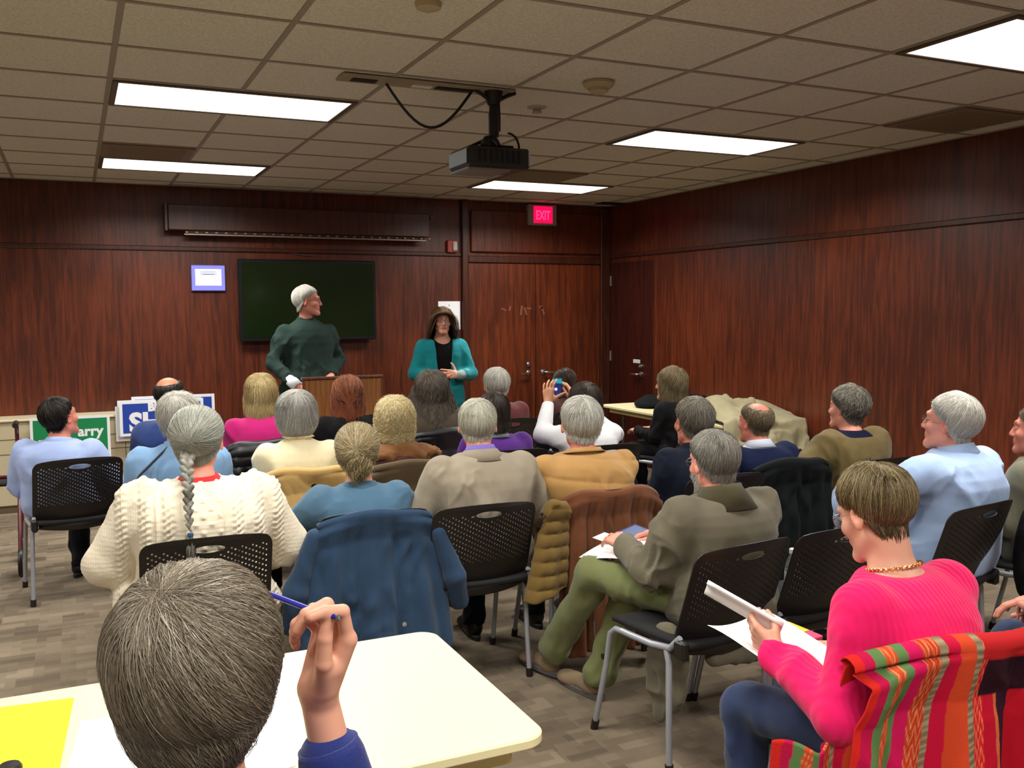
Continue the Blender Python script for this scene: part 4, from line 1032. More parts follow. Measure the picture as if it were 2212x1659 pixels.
def hair_patch(M, c, parent, s, seed):
    """short beard: strands on the jaw"""
    rng = np.random.default_rng(seed+50); n = 1400; X = rng.uniform(-.06, .06, n*3); Z = rng.uniform(-.115, -.03, n*3); 
    Y = .09-np.abs(X)*1.15-np.maximum(-Z-.09, 0)*.8; ok = (np.abs(X) > .022) | (Z < -.066) | ((Z > -.046) & (Z < -.036)); X, Y, Z = X[ok][:n], Y[ok][:n], Z[ok][:n]
    # march on to the head surface
    P = np.stack([X, Y, Z], 1).astype(np.float32)
    for _ in range(14):
        d = head_sdf(P, 1.0, ears=False); P = P-np.stack([P[:, 0]*.6, P[:, 1]*1.0, np.zeros(len(P))], 1)/np.maximum(np.hypot(P[:, 0]*.6, P[:, 1]), .02)[:, None]*d[:, None]*.8
    K = 4; t = np.linspace(0, 1, K)[None, :, None]; q = P/np.linalg.norm(P, axis=1, keepdims=True)
    S = P[:, None]+(q*.006+V3(0, 0, -.014)[None]+rng.standard_normal(P.shape)*.002)[:, None]*t
    c = np.asarray(c[:3])[None]*rng.uniform(.7, 1.15, (len(P), 1)); Vv, F, C = strands(S, np.full((len(P), K), .0009)*np.linspace(1, .3, K), c)
    mesh_np('beard', (Vv*s)@M[:3, :3].T+M[:3, 3], F, HAIRM, parent, col=C)
TR = {'dark': fabric('dark_trousers', srgb(24, 24, 30)), 'jeans': fabric('blue_jeans', srgb(44, 58, 92), scale=300), 'green': fabric('olive_green_trousers', srgb(112, 118, 74)), 'grey': fabric('grey_trousers', srgb(70, 72, 76)),
      'palegrey': fabric('pale_grey_trousers', srgb(140, 152, 148)), 'khaki': fabric('khaki_trousers', srgb(128, 112, 84)),
      'black': plain('black_leather', srgb(22, 18, 17), rough=.4), 'sole': plain('shoe_sole', srgb(26, 24, 22), rough=.7), 'brown': plain('brown_leather', srgb(58, 36, 24), rough=.45)}
# ================================================================ the people
def HT(px, py, Y): return at_y(px, py, Y)
def HS_(px, py, Y): return at_y(px, py, Y+(.11 if Y > 2 else .07))     # audience: heads a little ahead of the chair backs
C = {  # garment cloths
 'ltblue': fabric('light_blue_shirt_cotton', srgb(160, 178, 222), srgb(140, 160, 208)), 'ltblue2': fabric('pale_blue_oxford_cloth', srgb(168, 192, 230), srgb(150, 176, 218)),
 'skyblue': fabric('sky_blue_cotton', srgb(132, 172, 214), srgb(110, 150, 196)), 'navy': fabric('navy_cloth', srgb(22, 28, 50)), 'royal': fabric('blue_sweatshirt', srgb(34, 56, 112), srgb(26, 44, 96)),
 'cream': fabric('cream_cable_knit', srgb(236, 226, 204), srgb(222, 210, 186), kind='knit', scale=420, bump=.14, rough=.95), 'magenta': fabric('magenta_wool', srgb(176, 18, 104), srgb(150, 12, 84)),
 'ivory': fabric('ivory_knit', srgb(240, 230, 194), srgb(226, 214, 176), kind='knit', scale=500, bump=.35), 'black': fabric('black_cloth', srgb(16, 16, 18)), 'brown': fabric('dark_brown_suede', srgb(66, 54, 42), srgb(54, 44, 34)),
 'rust': fabric('brown_scarf_wool', srgb(126, 84, 46), srgb(96, 60, 34), kind='fuzz'), 'plum': fabric('plum_cloth', srgb(74, 40, 40)), 'maroon': fabric('maroon_check_cotton', srgb(96, 44, 46), srgb(78, 36, 40)),
 'teal': fabric('teal_blue_cotton', srgb(76, 110, 136), srgb(64, 96, 122)), 'beige': fabric('stone_jacket_cotton', srgb(150, 140, 122), srgb(134, 124, 108)), 'lav': plain('lavender_cotton', srgb(120, 104, 186), rough=.8),
 'purple': fabric('purple_wool', srgb(78, 26, 122), srgb(64, 20, 104)), 'greyscarf': fabric('grey_blue_cloth', srgb(122, 132, 136), srgb(96, 106, 112)), 'white': fabric('white_knit', srgb(226, 228, 232), srgb(208, 210, 216)),
 'vest': fabric('tan_quilted_vest', srgb(182, 140, 84), srgb(164, 124, 72)), 'stripe': fabric('dark_sleeve_cloth', srgb(30, 30, 40)), 'navysw': fabric('navy_sweater', srgb(22, 31, 62), srgb(18, 25, 52)),
 'darknavy': fabric('dark_navy_jacket', srgb(26, 32, 48), srgb(20, 24, 38)), 'olive': fabric('olive_field_jacket', srgb(102, 96, 78), srgb(90, 84, 68)), 'olivedark': fabric('olive_collar_corduroy', srgb(74, 68, 46)),
 'moss': fabric('moss_green_wool', srgb(108, 92, 54), srgb(80, 66, 38), kind='fuzz'), 'greyj': fabric('grey_green_jacket', srgb(112, 110, 92), srgb(98, 96, 80)), 'pink': fabric('hot_pink_knit', srgb(232, 14, 100), srgb(214, 8, 86), kind='rib', scale=240, bump=.35),
 'blue': fabric('royal_blue_jersey', srgb(34, 46, 112), srgb(28, 38, 96)), 'green': fabric('dark_green_cotton', srgb(44, 62, 58), srgb(34, 50, 48)), 'cardi': fabric('turquoise_cardigan', srgb(8, 130, 138), srgb(6, 112, 122)),
 'whitec': plain('white_collar_cotton', srgb(206, 214, 232), rough=.8), 'greycuff': fabric('pale_grey_knit', srgb(140, 158, 156)), 'denim': fabric('denim_blue', srgb(58, 84, 126), srgb(46, 68, 108), scale=320),
 'cast': plain('plaster_bandage', srgb(214, 222, 224), rough=.9), 'red': plain('red_ribbing', srgb(206, 28, 34), rough=.8)}
GLM = plain('wire_frame', srgb(150, 130, 110), rough=.3, metal=.8); GLD = plain('dark_frame', srgb(70, 24, 26), rough=.35)
def col(*a): return srgb(*a)
NAPE = dict(hang=(.036, .030, .006, 0, 0, 0), drop=0.0)
def hs_(c1, c2, c3=None, **k):
    d = dict(c1=col(*c1), c2=col(*c2), c3=col(*(c3 or c2))); d.update(k); return d
WHITEH = lambda **k: hs_((190, 187, 178), (226, 223, 214), (240, 238, 232), **dict(NAPE, **k))
GREYH = lambda **k: hs_((120, 117, 107), (160, 157, 147), (182, 180, 172), **dict(NAPE, **k))
P_ = {}
def who(key, label, **k):
    r = person(label, **k); P_[key] = r; return r
LAP = [dict(arm='l', n=(.2, .2, -1)), dict(arm='r', n=(-.2, .2, -1))]

# ---- presenters -------------------------------------------------
# standing man: faces the room, head turned towards the woman; far from the camera by the lectern
hd = HT(664, 619, 7.72); hipz = .96
mb_az = 170
who('man', 'standing person with white hair and dark green shirt behind the lectern, one wrist bandaged', head=hd, az=112, body=mb_az, lean=.03, hipz=hipz, legs='stand', trousers='dark', tone='pink', W=1.16, D=1.15, belly=.05, slump=-.01, hs=1.03, neckl=.135,
    hairs=WHITEH(n=2200, th=.017, len=.3, line=(-.80, -.70, -.35, .0, .25, .52, .62)), gl=GLD, seed=3, hv=.005, cv=.009,
    arms={'r': ((.305, .06, 1.20), (.20, .285, 1.03)), 'l': ((-.30, -.02, 1.21), (-.13, .205, 1.09))},
    hands=[dict(arm='r', d=(-.35, .35, -.55), n=(-.8, -.2, .1), curl=(.35, .4, .45, .5), spread=.02), dict(arm='l', d=(.5, .7, -.1), n=(.0, .2, -1), curl=(.5, .55, .6, .6))],
    garments=[dict(name='shirt', mat=C['green'], off=.020, amp=.010, freq=13, tmin=-.10, tmax=.975, collar=dict(h=.04, flap=.035, r=.060, off=.01), end=.86, cuffs=dict(r=.041, w=.03, back=.05)),
              dict(name='belt', kind='torso', mat=C['black'], off=.0235, tmin=-.12, tmax=-.05, amp=0, h=.012)])
r, B, A, MH, HG, org, Rb = P_['man']
d = nrm(A['r'][2]-A['r'][1]); cuff(A['r'][2]-d*.10, d, .0475, .115, C['cast'], r, name='bandage', thick=.016)
hd = HT(955, 667, 7.80)
who('woman', 'standing person in turquoise cardigan with long brown hair and glasses, hands together', head=hd, az=192, body=190, lean=.01, hipz=.86, legs='stand', trousers='palegrey', tone='fair', fem=True, W=.98, D=.95, slump=.0, hs=.96, neckl=.118,
    hairs=hs_((64, 44, 34), (104, 74, 52), (156, 120, 88), n=5500, r=.0014, streak=.4, th=.011, tilt=-.85, hang=(.20, .20, .20, .14, .0, 0), flare=.62, len=.45, k=9, curl=.012, loft=.012, drop=.9, line=(-.8, -.72, -.42, -.12, .18, .50, .60), meander=.10, vol=(1, 1.2, 1.3, 1.4), asym=0), gl=GLD, seed=7, hv=.0048, cv=.008,
    arms={'r': ((.245, .04, 1.07), (.115, .22, 1.04)), 'l': ((-.25, .05, 1.06), (-.10, .245, 1.06))},
    hands=[dict(arm='r', d=(-1, .15, .02), n=(.0, -.1, 1), curl=(.2, .25, .3, .35)), dict(arm='l', d=(1, .05, .15), n=(0, -1, -.2), curl=(.25, .3, .35, .4), thumb=((.4, .9, .1), (.5, .8, .0), (.7, .6, .0)))],
    garments=[dict(name='blouse', kind='torso', mat=C['black'], off=.008, amp=0, tmin=-.1, tmax=.97, neckcut=((0, .05, .015), (.085, .10, .10))),
              dict(name='cardigan', mat=C['cardi'], off=.026, amp=.003, tmin=-.33, tmax=.93, open=(.035, .085), end=.62),
              dict(name='cuff_knit', kind='arms', mat=C['greycuff'], off=.014, amp=.003, end=.96, sub=1)])

# ---- row by the lectern (Y ~ 5.8) ---------------------------------
who('P5', 'seated person with blonde bob and magenta sweater', head=HS_(563, 812, 5.85), body=8, az=12, fem=True, W=.98, tone='fair', cv=.012, hv=.008, hands=LAP, handv=.007,
    hairs=hs_((150, 128, 84), (206, 186, 134), (226, 208, 160), n=1500, th=.019, hang=(.105, .10, .09, .07, .03, 0), flare=.16, tuck=.1, len=.5, k=7, vol=(1, 1.3, 1.3, 1.2), curl=.002), seed=11,
    garments=[dict(name='sweater', mat=C['magenta'], amp=.006, neckcut=((0, .01, .02), (.07, .075, .05)))])
who('P1', 'seated person with short dark hair and light blue shirt, chair nearest the heater cabinet', head=HS_(130, 858, 5.80), body=24, az=50, tone='ruddy', W=1.12, D=1.1, nod=-.18, neckl=.112, cv=.010, hv=.007, hands=LAP, handv=.007, lean=-.03, slump=.03,
    hairs=hs_((26, 22, 20), (48, 40, 36), (96, 88, 84), **dict(NAPE, n=1700, th=.012, len=.28, line=(-.82, -.72, -.3, .05, .3, .55, .62), streak=.15)), seed=12,
    arms={'l': ((-.265, -.01, .64), (-.20, .24, .66)), 'r': ((.275, .02, .66), (.14, .25, .66))},
    garments=[dict(name='shirt', mat=C['ltblue'], off=.022, amp=.009, freq=12, collar=dict(h=.03, flap=.03, r=.058, off=.008))])
who('P2', 'seated bald person with dark fringe of hair and blue sweatshirt', head=HS_(365, 813, 5.95), body=20, az=38, tone='tan', W=1.0, sh=.84, neckl=.142, cv=.013, hv=.008, hands=LAP, handv=.008, lean=-.02,
    hairs=hs_((28, 24, 22), (52, 46, 42), (80, 74, 70), **dict(NAPE, n=1100, th=.006, len=.35, bald=.95, tilt=.15, r=.001)), seed=13,
    garments=[dict(name='sweatshirt', mat=C['royal'], off=.03, amp=.008, collar=dict(h=.025, flap=.01, r=.06))])
who('P7', 'seated person with auburn shoulder length hair and black top before the lectern', head=HS_(750, 814, 5.95), body=5, az=8, fem=True, W=.98, cv=.013, hv=.008, hands=LAP, handv=.008,
    hairs=hs_((96, 46, 26), (140, 76, 46), (176, 112, 76), n=1700, th=.018, tilt=-.85, hang=(.14, .135, .13, .10, .04, 0), flare=.28, len=.45, k=8, curl=.005, vol=(1, 1.2, 1.2, 1.2)), seed=14,
    garments=[dict(name='top', mat=C['black'], amp=.006)])
who('P10', 'seated person with long wavy grey-brown hair and dark brown suede jacket', head=HS_(932, 808, 5.90), body=6, az=16, fem=True, W=1.02, cv=.012, hv=.008, hands=LAP, handv=.008, nod=-.05,
    hairs=hs_((78, 68, 58), (120, 108, 94), (140, 134, 126), n=2400, th=.026, hang=(.16, .17, .165, .13, .05, 0), flare=.55, len=.35, k=9, curl=.009, curln=1.3, meander=.12, vol=(.8, 1.2, 1.4, 1.4), bump=.006), seed=15,
    garments=[dict(name='jacket', mat=C['brown'], off=.018, amp=.007, collar=dict(h=.03, flap=.02, r=.064))])
who('P11', 'seated person with short white hair and maroon checked shirt before the double door', head=HS_(1072, 796, 6.45), body=4, az=14, tone='fair', W=1.05, hs=1.10, cv=.012, hv=.007, hands=LAP, handv=.008,
    hairs=WHITEH(n=1600, th=.014, len=.3), seed=16,
    garments=[dict(name='shirt', mat=C['maroon'], off=.018, amp=.008, collar=dict(h=.03, flap=.025, r=.06, off=.008))])
who('P14', 'seated person with long straight dark brown hair near the double door', head=HS_(1218, 796, 6.75), body=0, az=-8, fem=True, W=.92, cv=.014, hv=.008, hands=LAP, handv=.009,
    hairs=hs_((48, 36, 30), (74, 58, 48), (96, 80, 70), n=1300, th=.012, tilt=-.85, hang=(.20, .20, .19, .15, .05, 0), flare=.12, len=.5, k=8), seed=17,
    garments=[dict(name='top', mat=C['plum'], amp=.006)])
who('P17', 'seated person with long light brown hair and black jacket at the side table', head=HS_(1449, 794, 6.05), body=-20, az=-34, fem=True, W=.95, hs=1.12, cv=.011, hv=.006, hands=LAP, handv=.007,
    hairs=hs_((88, 76, 54), (124, 108, 80), (150, 134, 104), n=1900, th=.018, hang=(.20, .20, .19, .15, .04, 0), flare=.15, len=.5, k=9, line=(-.8, -.72, -.45, -.12, .15, .5, .6)), seed=18,
    garments=[dict(name='jacket', mat=C['black'], off=.02, amp=.006, collar=dict(h=.03, flap=.02))])
# ---- second row (Y ~ 4.8) -----------------------------------------
who('P3', 'seated person with fluffy white hair and sky blue shirt with dark camera strap', head=HS_(386, 853, 4.78), body=14, az=24, tone='fair', W=1.08, cv=.011, hv=.007, hands=LAP, handv=.008,
    hairs=WHITEH(n=1900, th=.018, len=.3, curl=.005, loft=.010, tips=.008), seed=21,
    garments=[dict(name='shirt', mat=C['skyblue'], off=.022, amp=.008, collar=dict(h=.03, flap=.03, r=.06, off=.008))])
who('P6', 'seated person with smooth grey bob and ivory turtleneck sweater', head=HS_(640, 850, 4.82), body=4, az=12, fem=True, W=.98, cv=.009, hv=.007, hands=LAP, handv=.007,
    hairs=hs_((140, 138, 132), (184, 183, 176), (204, 204, 198), n=2400, th=.024, hang=(.055, .055, .055, .045, .02, 0), flare=.05, tuck=.45, len=.5, k=8, vol=(1, 1.2, 1.3, 1.4), loft=.003), seed=22,
    garments=[dict(name='sweater', mat=C['ivory'], off=.016, amp=.007, collar=dict(h=.05, flap=.0, r=.057, tilt=.1, off=.006))])
who('P8', 'seated person with curly pale blonde hair and brown scarf over plum top', head=HS_(852, 866, 4.82), body=5, az=14, fem=True, W=.92, cv=.011, hv=.008, hands=LAP, handv=.008,
    hairs=hs_((196, 174, 124), (238, 222, 174), (250, 240, 206), n=2600, th=.024, hang=(.045, .045, .04, .03, .01, 0), flare=.05, len=.26, k=9, curl=.012, curln=1.7, tips=.006, vol=(1, 1.2, 1.2, 1.0), bump=.010, bfreq=36), seed=23,
    garments=[dict(name='top', mat=C['plum'], amp=.006)])
who('P12', 'seated person with dark hair and purple sweater, mostly hidden', head=HS_(1066, 850, 5.05), body=4, az=10, fem=True, W=1.0, cv=.012, hv=.008, hands=LAP, handv=.008,
    hairs=hs_((48, 40, 36), (74, 64, 58), (92, 80, 72), n=1300, th=.016, hang=(.07, .07, .06, .05, .01, 0), flare=.1, len=.4, curl=.003), seed=24,
    garments=[dict(name='sweater', mat=C['purple'], amp=.006, collar=dict(h=.02, flap=.015, r=.066, mat=C['greyscarf']))])
hp = HS_(1262, 832, 4.98)
who('P15', 'seated person with dark curly hair and white sweater holding up a phone', head=hp, body=2, az=-4, fem=True, W=.95, cv=.009, hv=.007, tone='med', lean=.03,
    hairs=hs_((48, 38, 34), (78, 64, 58), (98, 84, 76), n=1700, th=.020, hang=(.04, .04, .03, .02, 0, 0), len=.3, curl=.007, k=8, vol=(1, 1.1, 1.2, 1)), seed=25,
    arms={'l': ((-.27, .10, .86), (-.185, .20, 1.04)), 'r': ((.24, .12, .84), (.02, .27, 1.03))},
    hands=[dict(arm='l', d=(.05, .12, 1), n=(.75, .55, 0), curls=[(.15, .5, .35), (.35, .6, .4), (.25, .45, .3), (.15, .4, .3)], spread=.14, thumb=((.5, .75, .35), (.5, .8, .5), (.4, .7, .6))),
           dict(arm='r', d=(-.1, .12, 1), n=(-.75, .55, 0), curl=(.5, .5, .5, .5))], handv=.005,
    garments=[dict(name='sweater', mat=C['white'], off=.016, amp=.006, end=.9, collar=dict(h=.02, flap=.01, r=.064), cuffs=dict(r=.037, w=.03, back=.045))])
# ---- third row (Y ~ 3.7) --------------------------------------------
def cable(V, Nn):
    x, z = V[:, 0], V[:, 2]; d = np.zeros(len(V), np.float32)
    for c in (-.20, -.12, .12, .20, -.28, .28):
        w = .020; u = (x-c)/w; m = np.abs(u) < 1.25
        ph = z*2*math.pi/.045; a = np.exp(-((u-.55*np.sin(ph))/.45)**2); b = np.exp(-((u+.55*np.sin(ph))/.45)**2)
        d += m*np.maximum(a*(1+.4*np.cos(ph)), b*(1-.4*np.cos(ph)))*.0085
    for c in (-.16, .16, -.075, .075): d += np.exp(-((x-c)/.005)**2)*.006
    m = np.abs(x) < .065; q = np.abs(((z*18+x*18) % 1)-.5)+np.abs(((z*18-x*18) % 1)-.5); d += m*(q > .72)*.005
    d -= .0012*(np.abs(((z*120) % 1)-.5) > .3)
    return V+Nn*d[:, None]
who('P4', 'seated person with long grey braid and cream cable-knit sweater', head=HS_(425, 882, 3.62), body=3, az=18, fem=True, tone='pink', W=1.28, D=1.25, sh=.95, cv=.0055, hv=.006, lean=-.01, slump=.02, hs=1.05, hands=LAP, handv=.007, headx=.0, neckl=.13,
    arms={'l': ((-.335, .03, .70), (-.22, .24, .62)), 'r': ((.33, .05, .70), (.15, .26, .62))},
    hairs=hs_((140, 142, 130), (192, 194, 184), (216, 216, 208), **dict(NAPE, n=3400, th=.019, len=.55, k=9, r=.0009, tilt=1.72, vol=(1.3, 1.1, 1.0, .8), line=(-.82, -.72, -.42, -.05, .18, .50, .62), loft=.0015, tips=.001, meander=.02, streak=.2)), seed=31,
    garments=[dict(name='undershirt', kind='torso', mat=C['red'], off=.010, amp=0, tmin=.6, tmax=1.03, h=.008, neckcut=((0, .0, .035), (.064, .068, .06))),
              dict(name='sweater', mat=C['cream'], off=.032, amp=.004, slv=.018, extra=cable, hem=True, neckcut=((0, .0, .02), (.075, .08, .07)), collar=dict(h=.014, flap=.0, r=.083, off=.008, tilt=.2, z0=-.012))])
who('P9', 'seated person with loose blonde ponytail and teal blue shirt', head=HS_(771, 918, 3.82), body=5, az=18, fem=True, tone='fair', W=1.0, D=.95, cv=.008, hv=.006, hands=LAP, handv=.007, neckl=.126,
    arms={'l': ((-.29, .06, .72), (-.14, .26, .66)), 'r': (None, None)},
    hairs=hs_((146, 128, 92), (204, 188, 148), (224, 212, 178), **dict(NAPE, n=2300, th=.016, len=.45, k=8, tilt=1.6, curl=.003, loft=.006, tips=.004)), seed=32,
    garments=[dict(name='shirt', mat=C['teal'], off=.020, amp=.007, collar=dict(h=.03, flap=.028, r=.060, off=.008))])
who('P13', 'seated person with thin pale grey hair, stone jacket and lavender collar', head=HS_(1031, 862, 3.74), body=3, az=22, neckl=.102, tone='pink', W=1.14, D=1.12, cv=.008, hv=.0055, hands=LAP, handv=.007, slump=.025,
    arms={'l': ((-.30, .03, .70), (-.15, .25, .64)), 'r': ((.305, .05, .70), (.13, .26, .64))},
    hairs=hs_((184, 182, 164), (216, 214, 198), (232, 230, 218), **dict(NAPE, n=2500, th=.0075, len=.3, line=(-.80, -.72, -.30, .02, .3, .5, .6), r=.0009)), seed=33,
    garments=[dict(name='shirt_collar', kind='torso', mat=C['lav'], off=-.014, amp=0, tmin=.88, tmax=1.02, h=.008, collar=dict(h=.042, flap=.01, r=.054, off=.006)),
              dict(name='jacket', mat=C['beige'], off=.028, amp=.010, freq=11, tmax=.96, collar=dict(h=.024, flap=.032, r=.068, off=.026, tilt=.25))])
who('P16', 'seated person with grey hair and tan quilted vest over dark sleeves', head=HS_(1255, 858, 3.78), body=6, az=16, hs=1.10, neckl=.108, tone='ruddy', W=1.16, D=1.15, cv=.0075, hv=.006, hands=LAP, handv=.007,
    arms={'l': ((-.31, .05, .72), (-.17, .27, .66)), 'r': (None, None)},
    hairs=hs_((182, 182, 172), (220, 219, 210), (238, 236, 230), **dict(NAPE, n=2400, th=.012, len=.32, streak=.3)), seed=34,
    garments=[dict(name='shirt_sleeves', kind='arms', mat=C['stripe'], off=.008, slv=.006, amp=.007),
              dict(name='vest', kind='vest', mat=C['vest'], off=.036, amp=.005, tmax=.965, extra=lambda V, Nn: V+Nn*(.010*np.abs(np.sin((V[:, 2]+V[:, 0]*.12)*math.pi/.105))**.6-.006)[:, None], collar=dict(h=.03, flap=.0, r=.072, off=.01))])
r, B, A, MH, HG, org, Rb = P_['P16']
q0, q1 = A['l'][0], A['l'][1]; pts_ = [q0+(q1-q0)*t+V3(-.035, -.066, .0) for t in np.linspace(.25, 1.0, 9)]
mb = MB(); mb.tube(pts_, [.012, .017, .02, .02, .018, .02, .018, .014, .008], 10); mb.build('sleeve_stripe', plain('magenta_stripe', srgb(112, 18, 62), rough=.85), r, smooth=True)
who('P18', 'seated person with short grey hair, ruddy ears and dark navy jacket', head=HS_(1498, 858, 3.86), body=4, az=6, hs=1.12, neckl=.108, tone='ruddy', W=1.05, cv=.010, hv=.006, hands=LAP, handv=.008,
    hairs=hs_((100, 94, 84), (150, 144, 130), (176, 170, 158), **dict(NAPE, n=2200, th=.009, len=.24, loft=.004, line=(-.80, -.72, -.28, .05, .3, .5, .6))), seed=35,
    garments=[dict(name='jacket', mat=C['darknavy'], off=.024, amp=.008, collar=dict(h=.04, flap=.02, r=.062))])
who('P19', 'seated person with balding sandy hair, navy sweater and white shirt collar', head=HS_(1632, 868, 3.98), body=2, az=-6, neckl=.102, tone='ruddy', W=1.06, cv=.010, hv=.006, hands=LAP, handv=.008,
    hairs=hs_((104, 88, 66), (142, 126, 98), (164, 150, 122), **dict(NAPE, n=1500, th=.006, len=.3, bald=.7, tilt=.25, line=(-.80, -.72, -.28, .05, .3, .5, .6))), seed=36,
    garments=[dict(name='shirt_collar', kind='torso', mat=C['whitec'], off=-.002, amp=0, tmin=.86, tmax=1.02, h=.008, collar=dict(h=.040, flap=.02, r=.056, off=.006)),
              dict(name='sweater', mat=C['navysw'], off=.020, amp=.007, tmax=.94)])
who('P21', 'seated person with curly grey hair and moss green wool wrap', head=HS_(1830, 838, 3.86), body=-2, az=-16, fem=True, tone='pink', W=1.06, cv=.010, hv=.006, hands=LAP, handv=.008,
    hairs=hs_((84, 80, 70), (136, 130, 118), (186, 180, 168), **dict(NAPE, n=2400, th=.022, len=.26, k=9, curl=.008, curln=1.6, tips=.004, vol=(1, 1.1, 1.1, .8), bump=.005, line=(-.8, -.72, -.42, -.08, .18, .5, .6))), seed=37,
    arms={'l': ((-.30, .04, .76), (-.16, .26, .66)), 'r': (None, None)},
    garments=[dict(name='top', kind='torso', mat=C['navy'], off=.014, amp=0, tmax=1.0, neckcut=((0, .02, .03), (.066, .07, .05))),
              dict(name='wrap', mat=C['moss'], off=.034, amp=.010, freq=9, slv=.01, tmax=.92, neckcut=((0, -.0, .015), (.095, .09, .06)))])
# ---- fourth row (Y ~ 2.6) ---------------------------------------------
who('P20', 'seated person with grey beard and glasses in olive jacket and green trousers, legs crossed', head=HS_(1545, 935, 2.74), body=-4, az=-2, nod=.16, neckl=.094, tone='pink', W=1.1, D=1.02, cv=.007, hv=.0045, slump=.005, lean=.02,
    hairs=GREYH(n=3200, th=.013, len=.35, r=.0009, k=8, line=(-.80, -.72, -.30, .0, .3, .52, .62)), gl=GLM, facehair=col(186, 184, 178), seed=41,
    arms={'l': ((-.275, .07, .66), (-.225, .32, .705)), 'r': ((.27, .13, .68), (.03, .35, .71))},
    hands=[dict(arm='l', d=(.12, .95, .10), n=(.25, 0, -1), curl=(.28, .25, .3, .35), spread=.07), dict(arm='r', d=(-.4, .8, -.1), n=(-.35, 0, -1), curl=(.3, .35, .4, .45))], handv=.0035,
    trousers='green', shoes=None, legs={-1: ((-.09, .02, .53), (-.27, .47, .56), (-.26, .78, .15)), 1: ((.09, .02, .53), (-.06, .46, .54), (-.20, .53, .10))},
    garments=[dict(name='jacket', mat=C['olive'], off=.026, amp=.010, freq=11, tmax=.955, end=.93, slv=.004, collar=dict(h=.05, flap=.06, r=.068, off=.02, tilt=.3, mat=C['olivedark']))])
who('P22', 'seated person with thick white hair, glasses and pale blue oxford shirt', head=HS_(2052, 852, 2.78), body=-8, az=-22, nod=-.06, neckl=.102, tone='pink', W=1.18, D=1.15, cv=.007, hv=.005, lean=-.03, slump=.03, hs=1.06,
    hairs=WHITEH(n=3200, th=.018, len=.35, r=.001, k=8, line=(-.84, -.76, -.42, -.10, .22, .52, .62), streak=.2), gl=GLM, seed=42, hands=LAP, handv=.007,
    arms={'l': ((-.44, .17, .80), (-.24, .34, .66)), 'r': ((.31, .0, .74), (.22, .25, .66))},
    garments=[dict(name='shirt', mat=C['ltblue2'], off=.030, amp=.009, freq=9, slv=.008, collar=dict(h=.042, flap=.04, r=.066, off=.01, tilt=.3))])
who('P23', 'seated person in grey-green jacket cut off by the picture edge', head=HS_(2240, 876, 2.78), body=-12, az=-28, tone='ruddy', W=1.08, cv=.010, hv=.006, hands=LAP, handv=.008,
    hairs=hs_((70, 56, 44), (104, 86, 66), (124, 106, 84), **dict(NAPE, n=1500, th=.011, len=.28)), seed=43,
    garments=[dict(name='jacket', mat=C['greyj'], off=.03, amp=.008, collar=dict(h=.025, flap=.04, r=.066, off=.016))])
# ---- fifth row ------------------------------------------------------------
who('P24', 'seated person in hot pink sweater with gold necklace reading white papers', head=HS_(1912, 1022, 1.71), body=-8, az=-6, nod=.42, fem=True, tone='fair', W=1.04, D=1.0, cv=.006, hv=.0042, lean=.03, slump=.05, neckl=.118,
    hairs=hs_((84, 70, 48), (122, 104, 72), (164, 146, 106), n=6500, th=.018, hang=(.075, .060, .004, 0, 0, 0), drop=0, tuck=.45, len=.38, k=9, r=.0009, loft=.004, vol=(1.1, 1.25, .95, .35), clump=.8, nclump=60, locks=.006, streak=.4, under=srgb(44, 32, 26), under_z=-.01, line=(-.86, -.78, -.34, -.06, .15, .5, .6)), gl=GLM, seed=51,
    arms={'l': ((-.265, -.02, .64), (-.205, .23, .71)), 'r': ((.27, .08, .66), (.17, .30, .63))},
    hands=[dict(arm='l', d=(-.05, .9, .35), n=(.9, .1, .25), curls=[(.35, .8, .5), (.45, .9, .5), (.55, .9, .5), (.6, .9, .5)], spread=.03, thumb=((.6, .35, .6), (.85, .25, .4), (.95, .1, .3))), dict(arm='r', n=(-.3, 0, -1))], handv=.0035,
    trousers='jeans', garments=[dict(name='sweater', mat=C['pink'], off=.020, amp=.008, freq=9, slv=.006, tmax=.965, neckcut=((0, .0, .03), (.088, .085, .055)))])
r, B, A, MH, HG, org, Rb = P_['P24']
mb = MB(); c = B.neck+V3(0, .004, .012); n = 40; P = [(c[0]+.070*math.sin(a), c[1]-.068*math.cos(a), c[2]+.0025*math.sin(a*34)-(1-math.cos(a))*.018) for a in np.linspace(0, 2*math.pi, 240, endpoint=False)]
mb.tube(P, .0028, 5, closed=True); mb.build('necklace', plain('gold', srgb(214, 168, 96), rough=.25, metal=1.0), r, smooth=True)
# person beyond the right edge: only knee, sleeve and hand come into the picture
who('P26', 'seated person in blue denim at the picture edge, only arm and knee visible', head=(2.84, 1.76, 1.26), body=-4, az=-10, tone='pink', W=1.05, cv=.008, hv=.007, hands=[dict(arm='l', n=(.2, .2, -1), curl=(.4, .45, .5, .5)), dict(arm='r', n=(-.2, .2, -1))], handv=.004, trousers='jeans',
    arms={'l': ((-.27, .03, .70), (-.06, .24, .665)), 'r': (None, None)},
    hairs=GREYH(n=800), seed=52, garments=[dict(name='denim_shirt', mat=C['denim'], off=.024, amp=.008, collar=dict(h=.03, flap=.03))])
